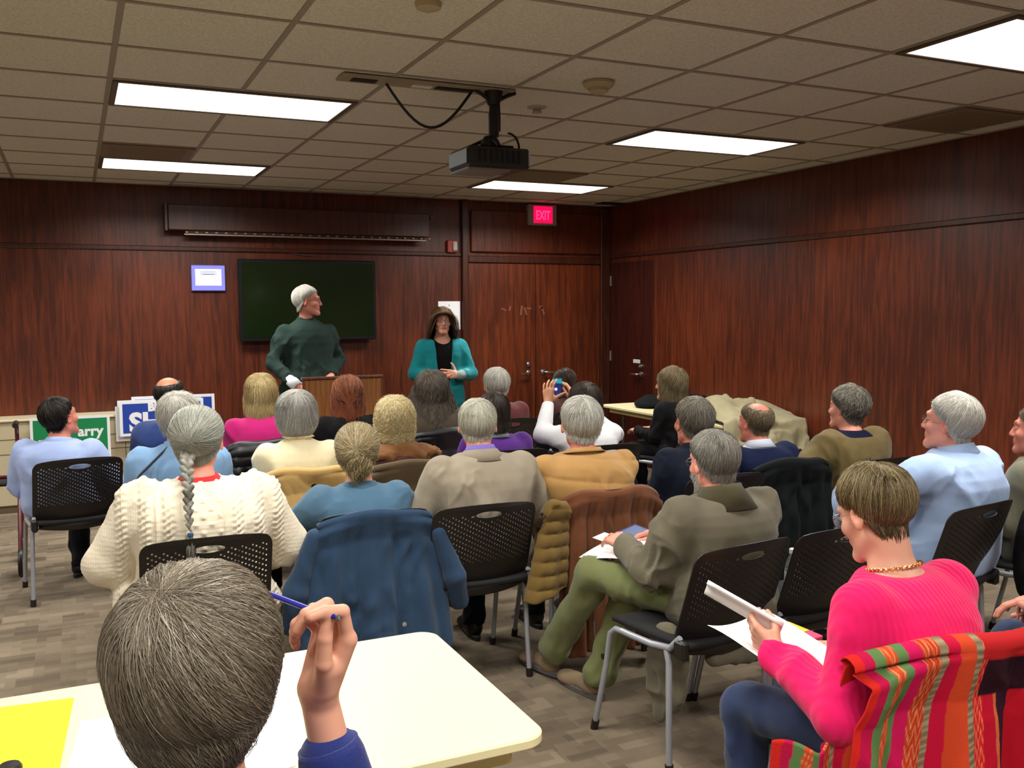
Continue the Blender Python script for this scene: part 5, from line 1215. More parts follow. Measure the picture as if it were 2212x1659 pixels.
# ---- nearest person ----------------------------------------------------------
hd = HT(418, 1262, 1.17)
who('P25', 'nearest seated person with brown-grey hair and blue pullover, seen from behind', head=hd, body=10, az=14, tone='fair', W=1.0, cv=.006, hv=.0032, lean=.05, nod=.12, hs=1.0, neckl=.125,
    arms={'l': ((-.28, .16, .76), (-.10, .40, .78)), 'r': ((.215, .24, .80), (.150, .27, 1.072))},
    hands=[dict(arm='r', d=(.30, .05, 1), n=(-.86, -.42, .25), s=1.12, curls=[(.50, 1.15, .35), (.75, 1.35, .8), (.95, 1.45, .9), (1.1, 1.5, .9)], spread=.02, thumb=((.82, .32, .46), (1.0, .0, .26), (1.0, -.05, .10))), dict(arm='l', n=(.1, 0, -1))], handv=.0022,
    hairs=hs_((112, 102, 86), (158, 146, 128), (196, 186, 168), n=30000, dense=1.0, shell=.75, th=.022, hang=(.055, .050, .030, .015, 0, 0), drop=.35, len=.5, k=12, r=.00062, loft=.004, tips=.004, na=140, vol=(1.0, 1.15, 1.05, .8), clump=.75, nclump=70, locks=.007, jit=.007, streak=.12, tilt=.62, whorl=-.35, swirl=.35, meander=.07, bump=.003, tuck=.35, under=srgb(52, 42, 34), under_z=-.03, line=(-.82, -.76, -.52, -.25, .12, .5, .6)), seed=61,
    garments=[dict(name='pullover', mat=C['blue'], off=.020, amp=.006, end=.66, slv=.004, collar=dict(h=.03, flap=.02, r=.062, off=.01), cuffs=dict(r=.045, w=.045, back=.115))])
# ================================================================ chairs
def make_chair():
    root = empty('stacking_chair'); W2, NU, NV = .232, 72, 50
    def pos(u, v):          # u -1..1, v 0 bottom .. 1 top
        z = .455+v*.365; d = np.clip((v-.86)/.14, 0, 1); e = np.clip((.18-v)/.18, 0, 1)
        hw = W2-.045*(1-np.sqrt(np.maximum(1-d*d, 0)))-.03*e**2
        x = u*hw; y = -.185-.105*v**1.1+.045*(x/W2)**2-.0+.02*(1-v)**3
        return np.stack([x, y, z+.012*(1-np.abs(u)**2.5)*(v > .99)], -1)
    U, Vv = np.meshgrid(np.linspace(-1, 1, NU+1), np.linspace(0, 1, NV+1), indexing='ij')
    P = pos(U, Vv); ok = np.ones((NU, NV), bool)
    for i in range(3, NU-3):
        for j in range(15, NV-5):
            if i % 2 == 0 and (j+(i//2)) % 3 != 0 and (j+(i//2)) % 3 != 1: ok[i, j] = False
    cx, cz, ra, rb = 0, .785, .058, .0145          # hand hole: lens shape below the rim
    Pc = P[:-1, :-1]*.25+P[1:, :-1]*.25+P[:-1, 1:]*.25+P[1:, 1:]*.25
    r_ = np.sqrt(((Pc[..., 0]-cx)/ra)**2+((Pc[..., 2]-cz)/rb)**2); near = np.sqrt(((Pc[..., 0]-cx)/(ra+.014))**2+((Pc[..., 2]-cz)/(rb+.014))**2) < 1
    ok[near] = True; ok[r_ < 1] = False
    G = P.reshape(-1, 3); q = np.sqrt(((G[:, 0]-cx)/ra)**2+((G[:, 2]-cz)/rb)**2); m = (q > .72) & (q < 1.3)
    G[m, 0] = cx+(G[m, 0]-cx)/q[m]*1.0; G[m, 2] = cz+(G[m, 2]-cz)/q[m]*1.0
    n1 = NV+1; idx = np.arange((NU+1)*n1).reshape(NU+1, n1)
    a = idx[:-1, :-1][ok]; b = idx[1:, :-1][ok]; c = idx[1:, 1:][ok]; d = idx[:-1, 1:][ok]; F = np.stack([a, b, c, d], 1)
    th = V3(0, -.0055, 0); V = np.vstack([G, G+th]); n = len(G); Fa = [F, F[:, ::-1]+n]
    # rims
    E = {}
    for k in range(4):
        for s_, t_ in zip(F[:, k], F[:, (k+1) % 4]): E[(int(s_), int(t_))] = 1
    rim = [(s_, t_, t_+n, s_+n) for (s_, t_) in E if (t_, s_) not in E]; Fa.append(np.array(rim)[:, ::-1])
    mesh_np('backrest', V, np.vstack(Fa), BLACKPL, root, smooth=False)
    def slab(f, nu, nv, th, name, mat):
        U, Q = np.meshgrid(np.linspace(-1, 1, nu), np.linspace(0, 1, nv), indexing='ij'); P = f(U, Q).reshape(-1, 3); return sheet_mesh(P, nu, nv, th, name, mat, root)
    slab(lambda u, v: np.stack([u*(.215+.01*np.sin(v*3))*(1-.12*np.clip((v-.85)/.15, 0, 1)**2), -.20+v*.46, .452+.012*(1-v)**2-.02*np.clip((v-.85)/.15, 0, 1)**2-.008*(1-u*u)], -1), 15, 15, -.022, 'seat', BLACKSOFT)
    # lower shell joining the back to the seat
    slab(lambda u, v: np.stack([u*(.205-.03*v*0), -.188+.035*u*u-.018*np.sin(v*1.6)+.028*v*v+.0*u, .462-.05*v+.018*u*u*v], -1), 15, 8, -.006, 'back_skirt', BLACKPL)
    for s_ in (-1, 1):
        x = s_*.232
        MB().tube([(x-s_*.004, -.165, .50), (x, -.12, .452), (x, -.02, .437), (x, .10, .434), (x, .15, .434)], [.011, .0125, .0125, .0125, .0125], 10).build('side_rail', SILVER if True else None, root, smooth=True)
        fr = MB().tube([(x, .13, .434), (x, .185, .432), (x+s_*.002, .215, .408), (x+s_*.006, .235, .28), (x+s_*.012, .298, .022)], .0115, 10).build('leg', SILVER, root, smooth=True)
        MB().tube([(x+s_*.0115, .2935, .038), (x+s_*.0125, .303, .0)], .0155, 10).build('foot_cap', BLACKPL, fr, smooth=True)
        rr_ = MB().tube([(x, -.10, .440), (x+s_*.002, -.115, .40), (x+s_*.008, -.125, .2), (x+s_*.014, -.135, .022)], .0115, 10).build('leg', SILVER, root, smooth=True)
        MB().tube([(x+s_*.0135, -.134, .038), (x+s_*.0145, -.136, .0)], .0155, 10).build('foot_cap', BLACKPL, rr_, smooth=True)
        m = MB().box((min(x-s_*.022, x+s_*.011), -.198, .425), (max(x-s_*.022, x+s_*.011), -.14, .495), bev=.010); m.build('side_bracket', BLACKPL, root)
    return root
def sheet_mesh(P, nu, nv, th, name, mat, parent=None, col=None, smooth=True):
    """grid sheet with real thickness th along its normals"""
    idx = np.arange(nu*nv).reshape(nu, nv); F = np.stack([idx[:-1, :-1].ravel(), idx[1:, :-1].ravel(), idx[1:, 1:].ravel(), idx[:-1, 1:].ravel()], 1)
    P = P.astype(np.float32); Nn = vnormals(P, F); n = nu*nv; V = np.vstack([P, P-Nn*th])
    e = np.concatenate([idx[:, 0], idx[-1, 1:], idx[::-1, -1][1:], idx[0, ::-1][1:-1]]); e2 = np.roll(e, -1)
    rim = np.stack([e2, e, e+n, e2+n], 1); Fa = np.vstack([F, F[:, ::-1]+n, rim])
    if th < 0: Fa = Fa[:, ::-1]
    return mesh_np(name, V, Fa, mat, parent, smooth=smooth, col=None if col is None else np.vstack([col, col]))
def copy_tree(o, parent=None):
    c = o.copy(); SC.collection.objects.link(c); c.parent = parent
    for ch in list(o.children): copy_tree(ch, c)
    return c
CHAIR0 = make_chair(); _used = [False]
def chair(x, y, az, label):
    c = copy_tree(CHAIR0) if _used[0] else CHAIR0; _used[0] = True
    c.location = (float(x), float(y), 0); c.rotation_euler = (0, 0, -math.radians(az)); tag(c, label, 'chair', 'black stacking chairs of the audience'); return c
CH_ = {}
CL = {'P1': 'black stacking chair nearest the heater cabinet, under the light blue shirt', 'P2': 'black stacking chair under the bald person in blue sweatshirt', 'P3': 'black stacking chair under the white-haired person in sky blue',
 'P4': 'black perforated chair behind the cream cable-knit sweater, hand hole showing', 'P5': 'black stacking chair under the magenta sweater, puffer coat over it', 'P6': 'black stacking chair under the ivory sweater, hidden by a tan coat',
 'P7': 'black stacking chair under the auburn-haired person', 'P8': 'black stacking chair under the curly blonde person, brown coat over it', 'P9': 'black stacking chair under the long blue denim coat', 'P10': 'black stacking chair under the brown suede jacket wearer',
 'P11': 'black stacking chair under the maroon checked shirt', 'P12': 'black stacking chair under the purple sweater', 'P13': 'black perforated chair behind the stone jacket, hand hole showing', 'P14': 'black stacking chair under the dark-haired person nearest the double door',
 'P15': 'black stacking chair under the person holding a phone', 'P16': 'black stacking chair hidden under the long brown suede coat', 'P17': 'black stacking chair at the table by the side wall', 'P18': 'black stacking chair under the dark navy jacket',
 'P19': 'black stacking chair under the navy sweater, black coat over it', 'P20': 'black perforated chair with silver legs under the olive jacket', 'P21': 'black stacking chair under the moss green wrap', 'P22': 'black perforated chair under the pale blue oxford shirt',
 'P23': 'black perforated chair at the picture edge under the grey-green jacket', 'P24': 'black chair with bent silver leg under the pink sweater', 'P25': 'chair of the nearest person in the blue pullover', 'P26': 'chair of the denim-clad person at the picture edge'}
CA = {'P20': -7, 'P1': -8, 'P4': 1, 'P24': 6, 'P22': -8, 'P23': -10, 'P17': -20, 'P26': -62, 'P25': 8}
for k, lab in CL.items():
    r, B, A, MH, HG, org, Rb = P_[k]; az = CA.get(k, 2); a = math.radians(az); dx_, dy = {'P20': (-.12, .005), 'P4': (0, .02), 'P13': (-.08, .0), 'P1': (.05, .0), 'P22': (-.12, 0), 'P23': (-.08, 0), 'P24': (.05, .06)}.get(k, (0, .0))
    CH_[k] = chair(org[0]+math.sin(a)*dy+dx_, org[1]+math.cos(a)*dy, az, lab)
e_ = at_z(1792, 1152, .82); CH_['E'] = chair(e_[0]+.10, e_[1]+.30, -4, 'empty black perforated chair between the olive jacket and the pink sweater')

def in_chair(k, P):
    """chair space -> room"""
    c = CH_[k]; a = c.rotation_euler[2]; P = np.asarray(P, float); x = P[..., 0]*math.cos(a)-P[..., 1]*math.sin(a)+c.location[0]; y = P[..., 0]*math.sin(a)+P[..., 1]*math.cos(a)+c.location[1]
    return np.stack([x, y, P[..., 2]], -1)
def free(o, label, cat, group=None): place(o); return tag(o, label, cat, group)
def drape(k, name, mat, label, wt=.24, wb=.27, zb=.35, front=.06, nf=5, amp=.02, seed=1, skew=0.0, x0=0.0, gap=.007, th=.006, top=.828, cat='coat', colf=None, flare_side=.03, hemw=.02, nu=80, puff=0.0, wrinkle=.006, nv=64):
    s = np.linspace(0, 1, nv); L1 = front; L2 = top-zb; tot = L1+.03+L2
    u = np.linspace(-1, 1, nu); U, S = np.meshgrid(u, s, indexing='ij'); D = S*tot
    z = np.where(D < L1, top-.012-L1+D, np.where(D < L1+.03, top-.012+.014*np.sin((D-L1)/.03*math.pi), top-.012-(D-L1-.03)))
    t = np.clip((D-L1-.03)/max(L2, .01), 0, 1)
    v = np.clip((z-.455)/.365, -.2, 1.05); yb = -.185-.105*np.clip(v, 0, 1.05)**1.1-.0055
    y = np.where(D < L1, yb+gap+.018, np.where(D < L1+.03, yb+(gap+.018)-(2*gap+.022)*(D-L1)/.03, yb-gap))
    y = np.where((v < .9) & (D > L1), np.minimum(y, -.26-gap-.02*t), y)
    hw = wt+(wb-wt)*t**.8; x = x0+U*hw+skew*t
    fo = np.sin(U*nf*math.pi*.5+seed)+.5*np.sin(U*nf*1.27*math.pi+seed*2.3); y = y-amp*fo*t**.7*(D > L1)-np.abs(amp)*.8*t
    y = y+flare_side*np.abs(U)**3*(.4+t)*(D > L1)+.035*(U*wt/.232)**2*(D <= L1+.05)
    z = z-hemw*t*np.sin(U*2.3+seed)-.045*np.abs(U)**4*(1-t)+.006*np.sin(U*5+seed)
    P = np.stack([x, y, z], -1).reshape(-1, 3).astype(np.float32)
    N0 = np.tile(V3(0, -1, 0), (len(P), 1)); P = folds(P, N0*np.clip(t.reshape(-1, 1)*4, 0.05, 1), wrinkle, 13, seed, (1, 1, .35))
    if puff: P = P+N0*(puff*np.abs(np.sin(P[:, 2]*math.pi/.06))**.6)[:, None]
    P = in_chair(k, P); col = colf(U.ravel(), D.ravel(), P) if colf else None
    return free(sheet_mesh(P, nu, nv, th, name, mat, None, col), label, cat)
DENIMC = fabric('slate_blue_coat_cloth', srgb(40, 66, 94), srgb(32, 54, 82), scale=260); SUEDE = fabric('rust_brown_suede', srgb(112, 66, 38), srgb(84, 46, 26), kind='fuzz', scale=160); TANC = fabric('camel_coat_cloth', srgb(200, 166, 104), srgb(180, 146, 88))
BLKC = fabric('black_coat_wool', srgb(18, 22, 24), srgb(14, 16, 18)); PUFFC = plain('black_puffer_nylon', srgb(24, 25, 30), rough=.45); BRNC = fabric('olive_brown_coat_cloth', srgb(86, 70, 48), srgb(70, 56, 38)); QUILT = fabric('olive_quilting', srgb(118, 94, 46), srgb(96, 74, 34))
o = drape('P9', 'coat', DENIMC, 'long slate blue coat hanging over the chair before the foreground table', wt=.235, wb=.33, zb=.20, nf=6, amp=.022, seed=2, hemw=.03, th=.008)
def sleeve(parent, k, pts, r, mat, name='coat_sleeve'):
    P = in_chair(k, np.array(pts)); lo, hi = P.min(0)-.12, P.max(0)+.12
    def fn(Q):
        f = None
        for i in range(len(P)-1):
            g = rc(Q, P[i], P[i+1], r[i], r[i+1]); f = g if f is None else sm(f, g, .02)
        return f
    V, F = surfnet(fn, lo, hi, .009); V = relax(V, F, 1); V = folds(V, vnormals(V, F), .008, 12, 5)
    l = np.array(parent.location) if parent else 0
    return mesh_np(name, V-l, F, mat, parent)
sleeve(o, 'P9', [(-.25, -.25, .74), (-.33, -.24, .52), (-.34, -.20, .38)], (.035, .045, .045), DENIMC); sleeve(o, 'P9', [(.26, -.27, .72), (.33, -.27, .52), (.36, -.22, .40)], (.035, .045, .045), DENIMC)
b_ = MB().lathe([(.009, 0), (.009, .003), (0, .004)], 14); l_ = o.location; p_ = in_chair('P9', np.array([.085, -.335, .37]))
for f_ in range(1): b_.v = [np.array([(v[0], -v[2], v[1]) for v in b_.v[0]])+(p_-np.array(l_))+np.array([0, -.012, 0])]
b_.build('coat_button', plain('horn_button', srgb(150, 140, 130)), o)
o = drape('P16', 'coat', SUEDE, 'long rust brown suede coat over the chair of the tan vest wearer', wt=.245, wb=.28, zb=.10, nf=9, amp=.028, seed=5, th=.009, hemw=.02, front=.05)
drape('P16', 'quilted_jacket', QUILT, 'olive quilted jacket hanging beside the long brown coat', wt=.06, wb=.10, zb=.40, nf=2, amp=.01, seed=3, x0=-.29, skew=-.05, gap=.02, top=.80, nu=26, puff=.012, front=.02, cat='jacket')
o = drape('P6', 'coat', TANC, 'camel coat bunched over the chair of the grey bob wearer', wt=.25, wb=.25, zb=.44, nf=4, amp=.03, seed=4, wrinkle=.014, hemw=.04, th=.010, front=.10, top=.85)
drape('P5', 'puffer_coat', PUFFC, 'black puffer coat over the chair of the magenta sweater wearer', wt=.25, wb=.27, zb=.40, nf=4, amp=.02, seed=6, puff=.018, wrinkle=.012, th=.012, top=.86, front=.10)
drape('P10', 'jacket', PUFFC, 'black jacket over the chair of the wavy grey-brown haired person', wt=.25, wb=.27, zb=.42, nf=4, amp=.02, seed=7, wrinkle=.012, th=.01, top=.85, cat='jacket')
drape('P8', 'coat', BRNC, 'olive brown coat spread flat over the chair of the curly blonde person', wt=.26, wb=.28, zb=.38, nf=2, amp=.008, seed=8, th=.01, top=.845)
drape('P19', 'coat', BLKC, 'long black coat over the chair of the balding navy sweater wearer', wt=.235, wb=.33, zb=.18, nf=5, amp=.025, seed=9, th=.01, top=.845)
# striped poncho
def poncho_col(U, D, P):
    pal = [srgb(180, 16, 36), srgb(196, 34, 28), srgb(176, 14, 64), srgb(88, 118, 70), srgb(190, 70, 34), srgb(88, 118, 70), srgb(190, 18, 80), srgb(180, 56, 28), srgb(120, 104, 82), srgb(186, 14, 54), srgb(196, 66, 36), srgb(108, 96, 76), srgb(200, 24, 34), srgb(176, 12, 40), srgb(196, 96, 56), srgb(44, 14, 34)]
    wd = np.array([5, 3, 2, 2.2, 2.5, 2.2, 3, 4, 2, 3, 4, 2, 4, 3, 1.2, 4.]); e = np.cumsum(wd)/wd.sum(); q = ((U+1)*.72+.03*np.sin(D*3)+.12) % 1.0
    i = np.searchsorted(e, q); i = np.minimum(i, len(pal)-1); c = np.array([p[:3] for p in pal])[i]
    zz = (np.abs((D*26+2*np.abs((q*26) % 1-.5)) % 1-.5) < .13) & np.isin(i, (4, 7, 12)); c = np.where(zz[:, None], np.array(srgb(212, 128, 88)[:3]), c)
    red = np.array(srgb(180, 30, 34)[:3]); band = (D < .15) & (U > -.15); c = np.where(band[:, None], red, c)
    zb = band & (np.abs(D-.075-.016*np.sign(np.sin(U*70))*np.abs(np.sin(U*35))) < .008); c = np.where(zb[:, None], np.array(srgb(214, 130, 90)[:3]), c)
    pl = (D >= .15) & (D < .15+.10*np.clip((.75-np.abs(U-.35))*4, 0, 1)) & (U > -.1); c = np.where(pl[:, None], np.array(srgb(44, 16, 30)[:3]), c)
    dd = ~(band | pl) & (np.abs((D*60) % 1-.5) < .2); return np.where((dd & np.isin(i, (8, 11)))[:, None], np.array(srgb(160, 140, 110)[:3]), c)
PON = vcol_mat('woven_stripes', rough=.9, spec=.15, bump=.5, bscale=260)
o = drape('P24', 'poncho', PON, 'red and orange striped woven poncho over the chair in front of the camera', wt=.33, wb=.46, zb=.06, nf=5, amp=.05, seed=3, th=.007, top=.855, front=.09, colf=poncho_col, nu=340, nv=150, flare_side=.06, gap=.02, hemw=.05, cat='poncho', wrinkle=.010)
PV = np.array(o.location)
def child_sheet(k, parent, Pl, nu, nv, th, name, mat, colf=None):
    P = in_chair(k, Pl)-np.array(parent.location); return sheet_mesh(P, nu, nv, th, name, mat, parent, colf)
U_, V_ = np.meshgrid(np.linspace(0, 1, 60), np.linspace(0, 1, 60), indexing='ij')
Pl = np.stack([-.30-.14*U_-.05*V_, -.22+.10*np.sin(U_*7)*.3+.16*U_-.02, .62-.55*V_-.06*U_+.015*np.sin(U_*9)], -1).reshape(-1, 3)
child_sheet('P24', o, Pl, 60, 60, .007, 'poncho_side', PON, poncho_col(-.2-U_.ravel()*.8, V_.ravel()*.6, None))
# ================================================================ hair extras
def tuft(parent, p, d, L, spread, n, style, name='ponytail', seed=1, curl=.006, K=9, r=.0010, grav=1.0, root=.012):
    rng = np.random.default_rng(seed); d = nrm(d); o1 = nrm(np.cross(d, (.3, .2, 1))); o2 = np.cross(d, o1); t = np.linspace(0, 1, K)[None, :, None]
    a = rng.uniform(0, 6.28, n); q = np.sqrt(rng.random(n)); off = (np.cos(a)*q)[:, None]*o1+(np.sin(a)*q)[:, None]*o2
    l = L*rng.uniform(.6, 1.1, n)[:, None, None]; P = np.asarray(p)+off[:, None]*(root+spread*np.sin(t*2.2))+d*l*t+np.array([0, 0, -1.])*(t**2)*l*grav
    ph = rng.uniform(0, 6.28, n)[:, None, None]; P = P+curl*np.clip(t*2, 0, 1)*(np.cos(ph+t*6)*o1+np.sin(ph+t*6)*o2)
    c = np.array(style['c1'][:3])*(1-rng.random(n))[:, None]+np.array(style['c2'][:3])*rng.random(n)[:, None]
    Vv, F, C_ = strands(P.astype(np.float32), np.interp(np.linspace(0, 1, K), (0, .2, .8, 1), (.8, 1, .8, .2))[None]*r*np.ones((n, 1)), c); return mesh_np(name, Vv, F, HAIRM, parent, col=C_)
def head_pt(k, p):
    MH = P_[k][3]; return MH[:3, :3]@np.array(p)+MH[:3, 3]
st = hs_((128, 110, 76), (190, 172, 130)); r = P_['P9'][0]; p = head_pt('P9', (.0, -.088, -.018))
tuft(r, p, (0.25, -.8, -.6), .062, .034, 1000, st, 'ponytail', 3, curl=.014, grav=.5); MB().tube([p+np.array([.018*math.cos(a), -.004, .018*math.sin(a)]) for a in np.linspace(0, 6.28, 18, endpoint=False)], .005, 8, closed=True).build('hair_tie', plain('brown_elastic', srgb(70, 50, 36)), r, smooth=True)
# braid
r, B = P_['P4'][0], P_['P4'][1]; p0 = head_pt('P4', (-.012, -.098, -.030)); yb = -.235
path = np.array([p0, p0+V3(-.012, -.022, -.045), (p0[0]-.016, yb-.01, p0[2]-.10), (p0[0]-.018, yb-.02, p0[2]-.18), (p0[0]-.014, yb-.022, p0[2]-.27)])
def along(t):
    x = t*(len(path)-1); i = min(int(x), len(path)-2); f = x-i; return path[i]*(1-f)+path[i+1]*f
NB = 22
def braid_fn(P):
    f = None
    for k in range(NB):
        t = k/(NB+1.); c = along(t); w = .023*(1-.55*t); s_ = -1 if k % 2 else 1
        a = c+np.array([s_*w*.75, 0, .012]); b = c+np.array([-s_*w*.30, -.008*(1-.5*t), -.012]); g = rc(P, a, b, w*.62, w*.5); f = g if f is None else sm(f, g, .003)
    return f
V, F = surfnet(braid_fn, path.min(0)-.04, path.max(0)+.04, .0035); V = relax(V, F, 1, .3); Nn = vnormals(V, F); V = V+Nn*(.0009*np.sin((V[:, 0]*1.0+V[:, 2]*.6)*1500))[:, None]
u = np.clip(.5+.8*vnoise(V*V3(1, 1, .5), 90, 4), 0, 1)[:, None]; mesh_np('braid', V, F, HAIRM, r, col=np.array(srgb(92, 90, 82)[:3])*(1-u)+np.array(srgb(160, 158, 148)[:3])*u)
e = along(.97); MB().lathe([(.010, 0), (.011, .006), (.010, .012)], 14, Matrix.Translation(tuple(e-np.array([0, 0, .012])))).build('hair_tie', plain('blue_elastic', srgb(30, 90, 130)), r, smooth=True)
tuft(r, e-np.array([0, 0, .008]), (0, -.02, -1), .075, .012, 260, hs_((112, 110, 102), (150, 148, 140)), 'braid_end', 5, curl=.002, grav=.1, root=.005)
# scarf of P8, camera strap of P3
r, B = P_['P8'][0], P_['P8'][1]; nk = B.neck
V, F = surfnet(lambda P: sm(sm(ell(P, nk+V3(0, -.015, -.005), (.095, .095, .045)), ell(P, nk+V3(.10, -.045, -.055), (.13, .09, .055)), .03), ell(P, nk+V3(-.08, -.05, -.05), (.11, .09, .05)), .03), nk-.3, nk+.3, .009)
V = relax(V, F, 1); V = folds(V, vnormals(V, F), .016, 16, 3, (1, 1, 1)); mesh_np('scarf', V, F, C['rust'], r)
r, B = P_['P3'][0], P_['P3'][1]; q = []
for t in np.linspace(0, 1, 14): q.append(B.neck+V3(-.05+.02*t-.14*t, -.085-.06*t, -.02-.12*t))
U_, V_ = np.meshgrid(np.linspace(0, 1, 14), np.linspace(-1, 1, 4), indexing='ij'); Q = np.array(q)[:, None]+np.array([.012, 0, .018])*V_[..., None]
sheet_mesh(Q.reshape(-1, 3)+V3(0, -.035, 0), 14, 4, .004, 'camera_strap', plain('strap_grey', srgb(70, 72, 86), rough=.8), r)

# ================================================================ hand-held things and things on tables
def world_of(k, p): 
    r, B, A, MH, HG, org, Rb = P_[k]; return Rb@np.asarray(p, float)+org
def wdir(k, d): return P_[k][6]@np.asarray(d, float)
def frame(o_, x, y):
    x = nrm(x); z = nrm(np.cross(x, y)); y = np.cross(z, x); M = np.eye(4); M[:3, 0] = x; M[:3, 1] = y; M[:3, 2] = z; M[:3, 3] = o_; return Matrix(M.tolist())
def paper(name, M, w, h, label, mat=WHITEPAPER, th=.0008, bend=.0, n=12, cat='paper', edge=None):
    U, Q = np.meshgrid(np.linspace(-.5, .5, n), np.linspace(-.5, .5, n), indexing='ij'); P = np.stack([U*w, Q*h, bend*(U*U*4)+bend*.5*np.sin(Q*4)], -1).reshape(-1, 3)
    P = np.array([list(M @ Vector(p)) for p in P]); return free(sheet_mesh(P, n, n, th, name, mat), label, cat)
# phone
g = P_['P15'][4]['l']; palm = np.mean([q[1] for q in g[0]], 0); pw = world_of('P15', palm); 
e = empty('smartphone', tuple(pw+np.array([.062, .015, .018]))); tag(e, 'lit smartphone held up by the person in white sweater', 'phone')
cz_ = math.radians(-4); e.rotation_euler = (0, .06, -.35)
MB().box((-.034, 0, -.066), (.034, .008, .066), bev=.004).build('phone_body', plain('phone_black', srgb(20, 22, 28), rough=.3), e)
MB().box((-.031, -.0006, -.058), (.031, -.0001, .060)).build('phone_screen', plain('phone_dark_screen', srgb(20, 30, 70), rough=.2, emit=srgb(40, 60, 130), es=.5), e)
MB().box((-.031, -.0012, .032), (.031, -.0007, .060)).build('screen_banner', plain('screen_cyan', srgb(20, 120, 140), rough=.2, emit=srgb(30, 160, 180), es=.8), e)
MB().lathe([(.010, 0), (.009, .0003), (0, .0004)], 14, Matrix.Translation((-.004, -.0008, -.006)) @ Matrix.Rotation(math.pi/2, 4, 'X')).build('screen_glow', plain('screen_white', (.5, .5, .6), rough=.2, emit=srgb(160, 190, 255), es=1.3), e)
# P20 papers on the crossed knee
hl = world_of('P20', P_['P20'][2]['l'][2]); kn = world_of('P20', (-.02, .50, .675))
Mx = frame(world_of('P20', (-.10, .47, .672)), wdir('P20', (.97, .25, .14)), wdir('P20', (-.25, .95, -.12)))
paper('paper_sheet', Mx, .36, .24, 'white papers on the crossed knee of the olive jacket wearer', bend=-.012)
Mx = frame(world_of('P20', (-.02, .545, .684)), wdir('P20', (.97, .25, .10)), wdir('P20', (-.25, .95, .12)))
paper('blue_card', Mx, .15, .10, 'dark blue printed card on the papers of the olive jacket wearer', plain('navy_print', srgb(44, 66, 120), rough=.5), bend=.002, cat='card')
paper('leaflet', frame(world_of('P20', (-.13, .575, .668)), wdir('P20', (.95, .25, .12)), wdir('P20', (-.25, .95, .1))), .08, .10, 'small white leaflet beside the dark blue card', bend=.0, cat='leaflet')
r, B, A, MH, HG, org, Rb = P_['P20']
SHO = fabric('tan_suede_shoe', srgb(140, 120, 92), srgb(112, 94, 70), scale=180); SHG = plain('grey_rubber_sole', srgb(92, 86, 84), rough=.7); SOCK = fabric('charcoal_sock', srgb(52, 44, 38))
for (a_, p_, yw, pit) in (((-.26, .78, .15), (-.255, .84, .012), -.12, .0), ((-.20, .53, .10), (-.215, .57, 0), -.10, 0)):
    shoe(V3(*p_), yw, r, SHO, SHG, L=.29, boot=.085, pitch=pit)
    lo_, hi_ = np.minimum(a_, p_)-.1, np.maximum(a_, p_)+.16
    cloth('sock', lambda P: rc(P, (a_[0], a_[1]-.02, a_[2]+.10), (p_[0], p_[1], p_[2]+.06), .043, .036), lo_, hi_, .008, SOCK, r, .002, 20)
V, F = surfnet(lambda P: sm(sm(ell(P, (-.275, -.02, .34), (.045, .11, .17)), ell(P, (-.27, .03, .22), (.035, .06, .12)), .03), sm(ell(P, (.27, -.04, .36), (.04, .12, .13)), rc(P, (-.16, -.14, .39), (.2, -.14, .37), .035, .045), .03), .03), V3(-.42, -.32, .04), V3(.42, .22, .60), .009)
V = relax(V, F, 1); V = folds(V, vnormals(V, F), .010, 12, 9, (1, 1, .5)); mesh_np('jacket_tail', V, F, C['olive'], r)
# P24 book and papers
hl = world_of('P24', P_['P24'][2]['l'][2]); f_ = wdir('P24', (0, 1, 0))
g = P_['P24'][4]['l']; pk = world_of('P24', np.mean([q[1] for q in g[0]], 0))
Mx = frame(pk+np.array([-.01, .06, .055]), (-.55, .80, .40), (.30, .50, -.55)); U, Q = np.meshgrid(np.linspace(-.5, .5, 10), np.linspace(-.5, .5, 10), indexing='ij')
P = np.array([list(Mx @ Vector((u*.23, v*.06, .006*math.sin(v*6)))) for u, v in zip(U.ravel(), Q.ravel())]); e = free(sheet_mesh(P, 10, 10, .012, 'folded_booklet', WHITEPAPER), 'thick folded white booklet held up in one hand by the pink sweater wearer', 'booklet')
paper('paper_sheet', frame(world_of('P24', (-.10, .33, .675)), wdir('P24', (1, .1, -.03)), wdir('P24', (-.1, .9, .14))), .26, .30, 'large white paper sheet in the lap of the pink sweater wearer', bend=.02)
M_ = frame(world_of('P24', (.12, .50, .60)), wdir('P24', (1, .0, 0)), wdir('P24', (0, 1, .05))); e = empty('bright_book', (0, 0, 0)); e.matrix_world = M_; tag(e, 'book with yellow and pink cover beyond the papers on the lap', 'book')
MB().box((-.11, -.07, 0), (.11, .07, .018), bev=.003).build('book_block', plain('book_pink', srgb(226, 60, 110), rough=.5), e); MB().box((-.03, -.02, .0182), (.105, .065, .0192)).build('cover_panel', plain('book_yellow', srgb(240, 200, 30), rough=.5), e)
MB().box((-.10, -.065, .0182), (.06, -.025, .0190)).build('cover_band', plain('book_purple', srgb(110, 60, 150), rough=.5), e)
# paper glimpsed between stone jacket and tan vest
q = at_y(1143, 1052, 4.25); paper('paper_sheet', frame(q, (1, 0, 0), (0, .9, -.4)), .12, .14, 'small white paper between the stone jacket and the dark sleeve')
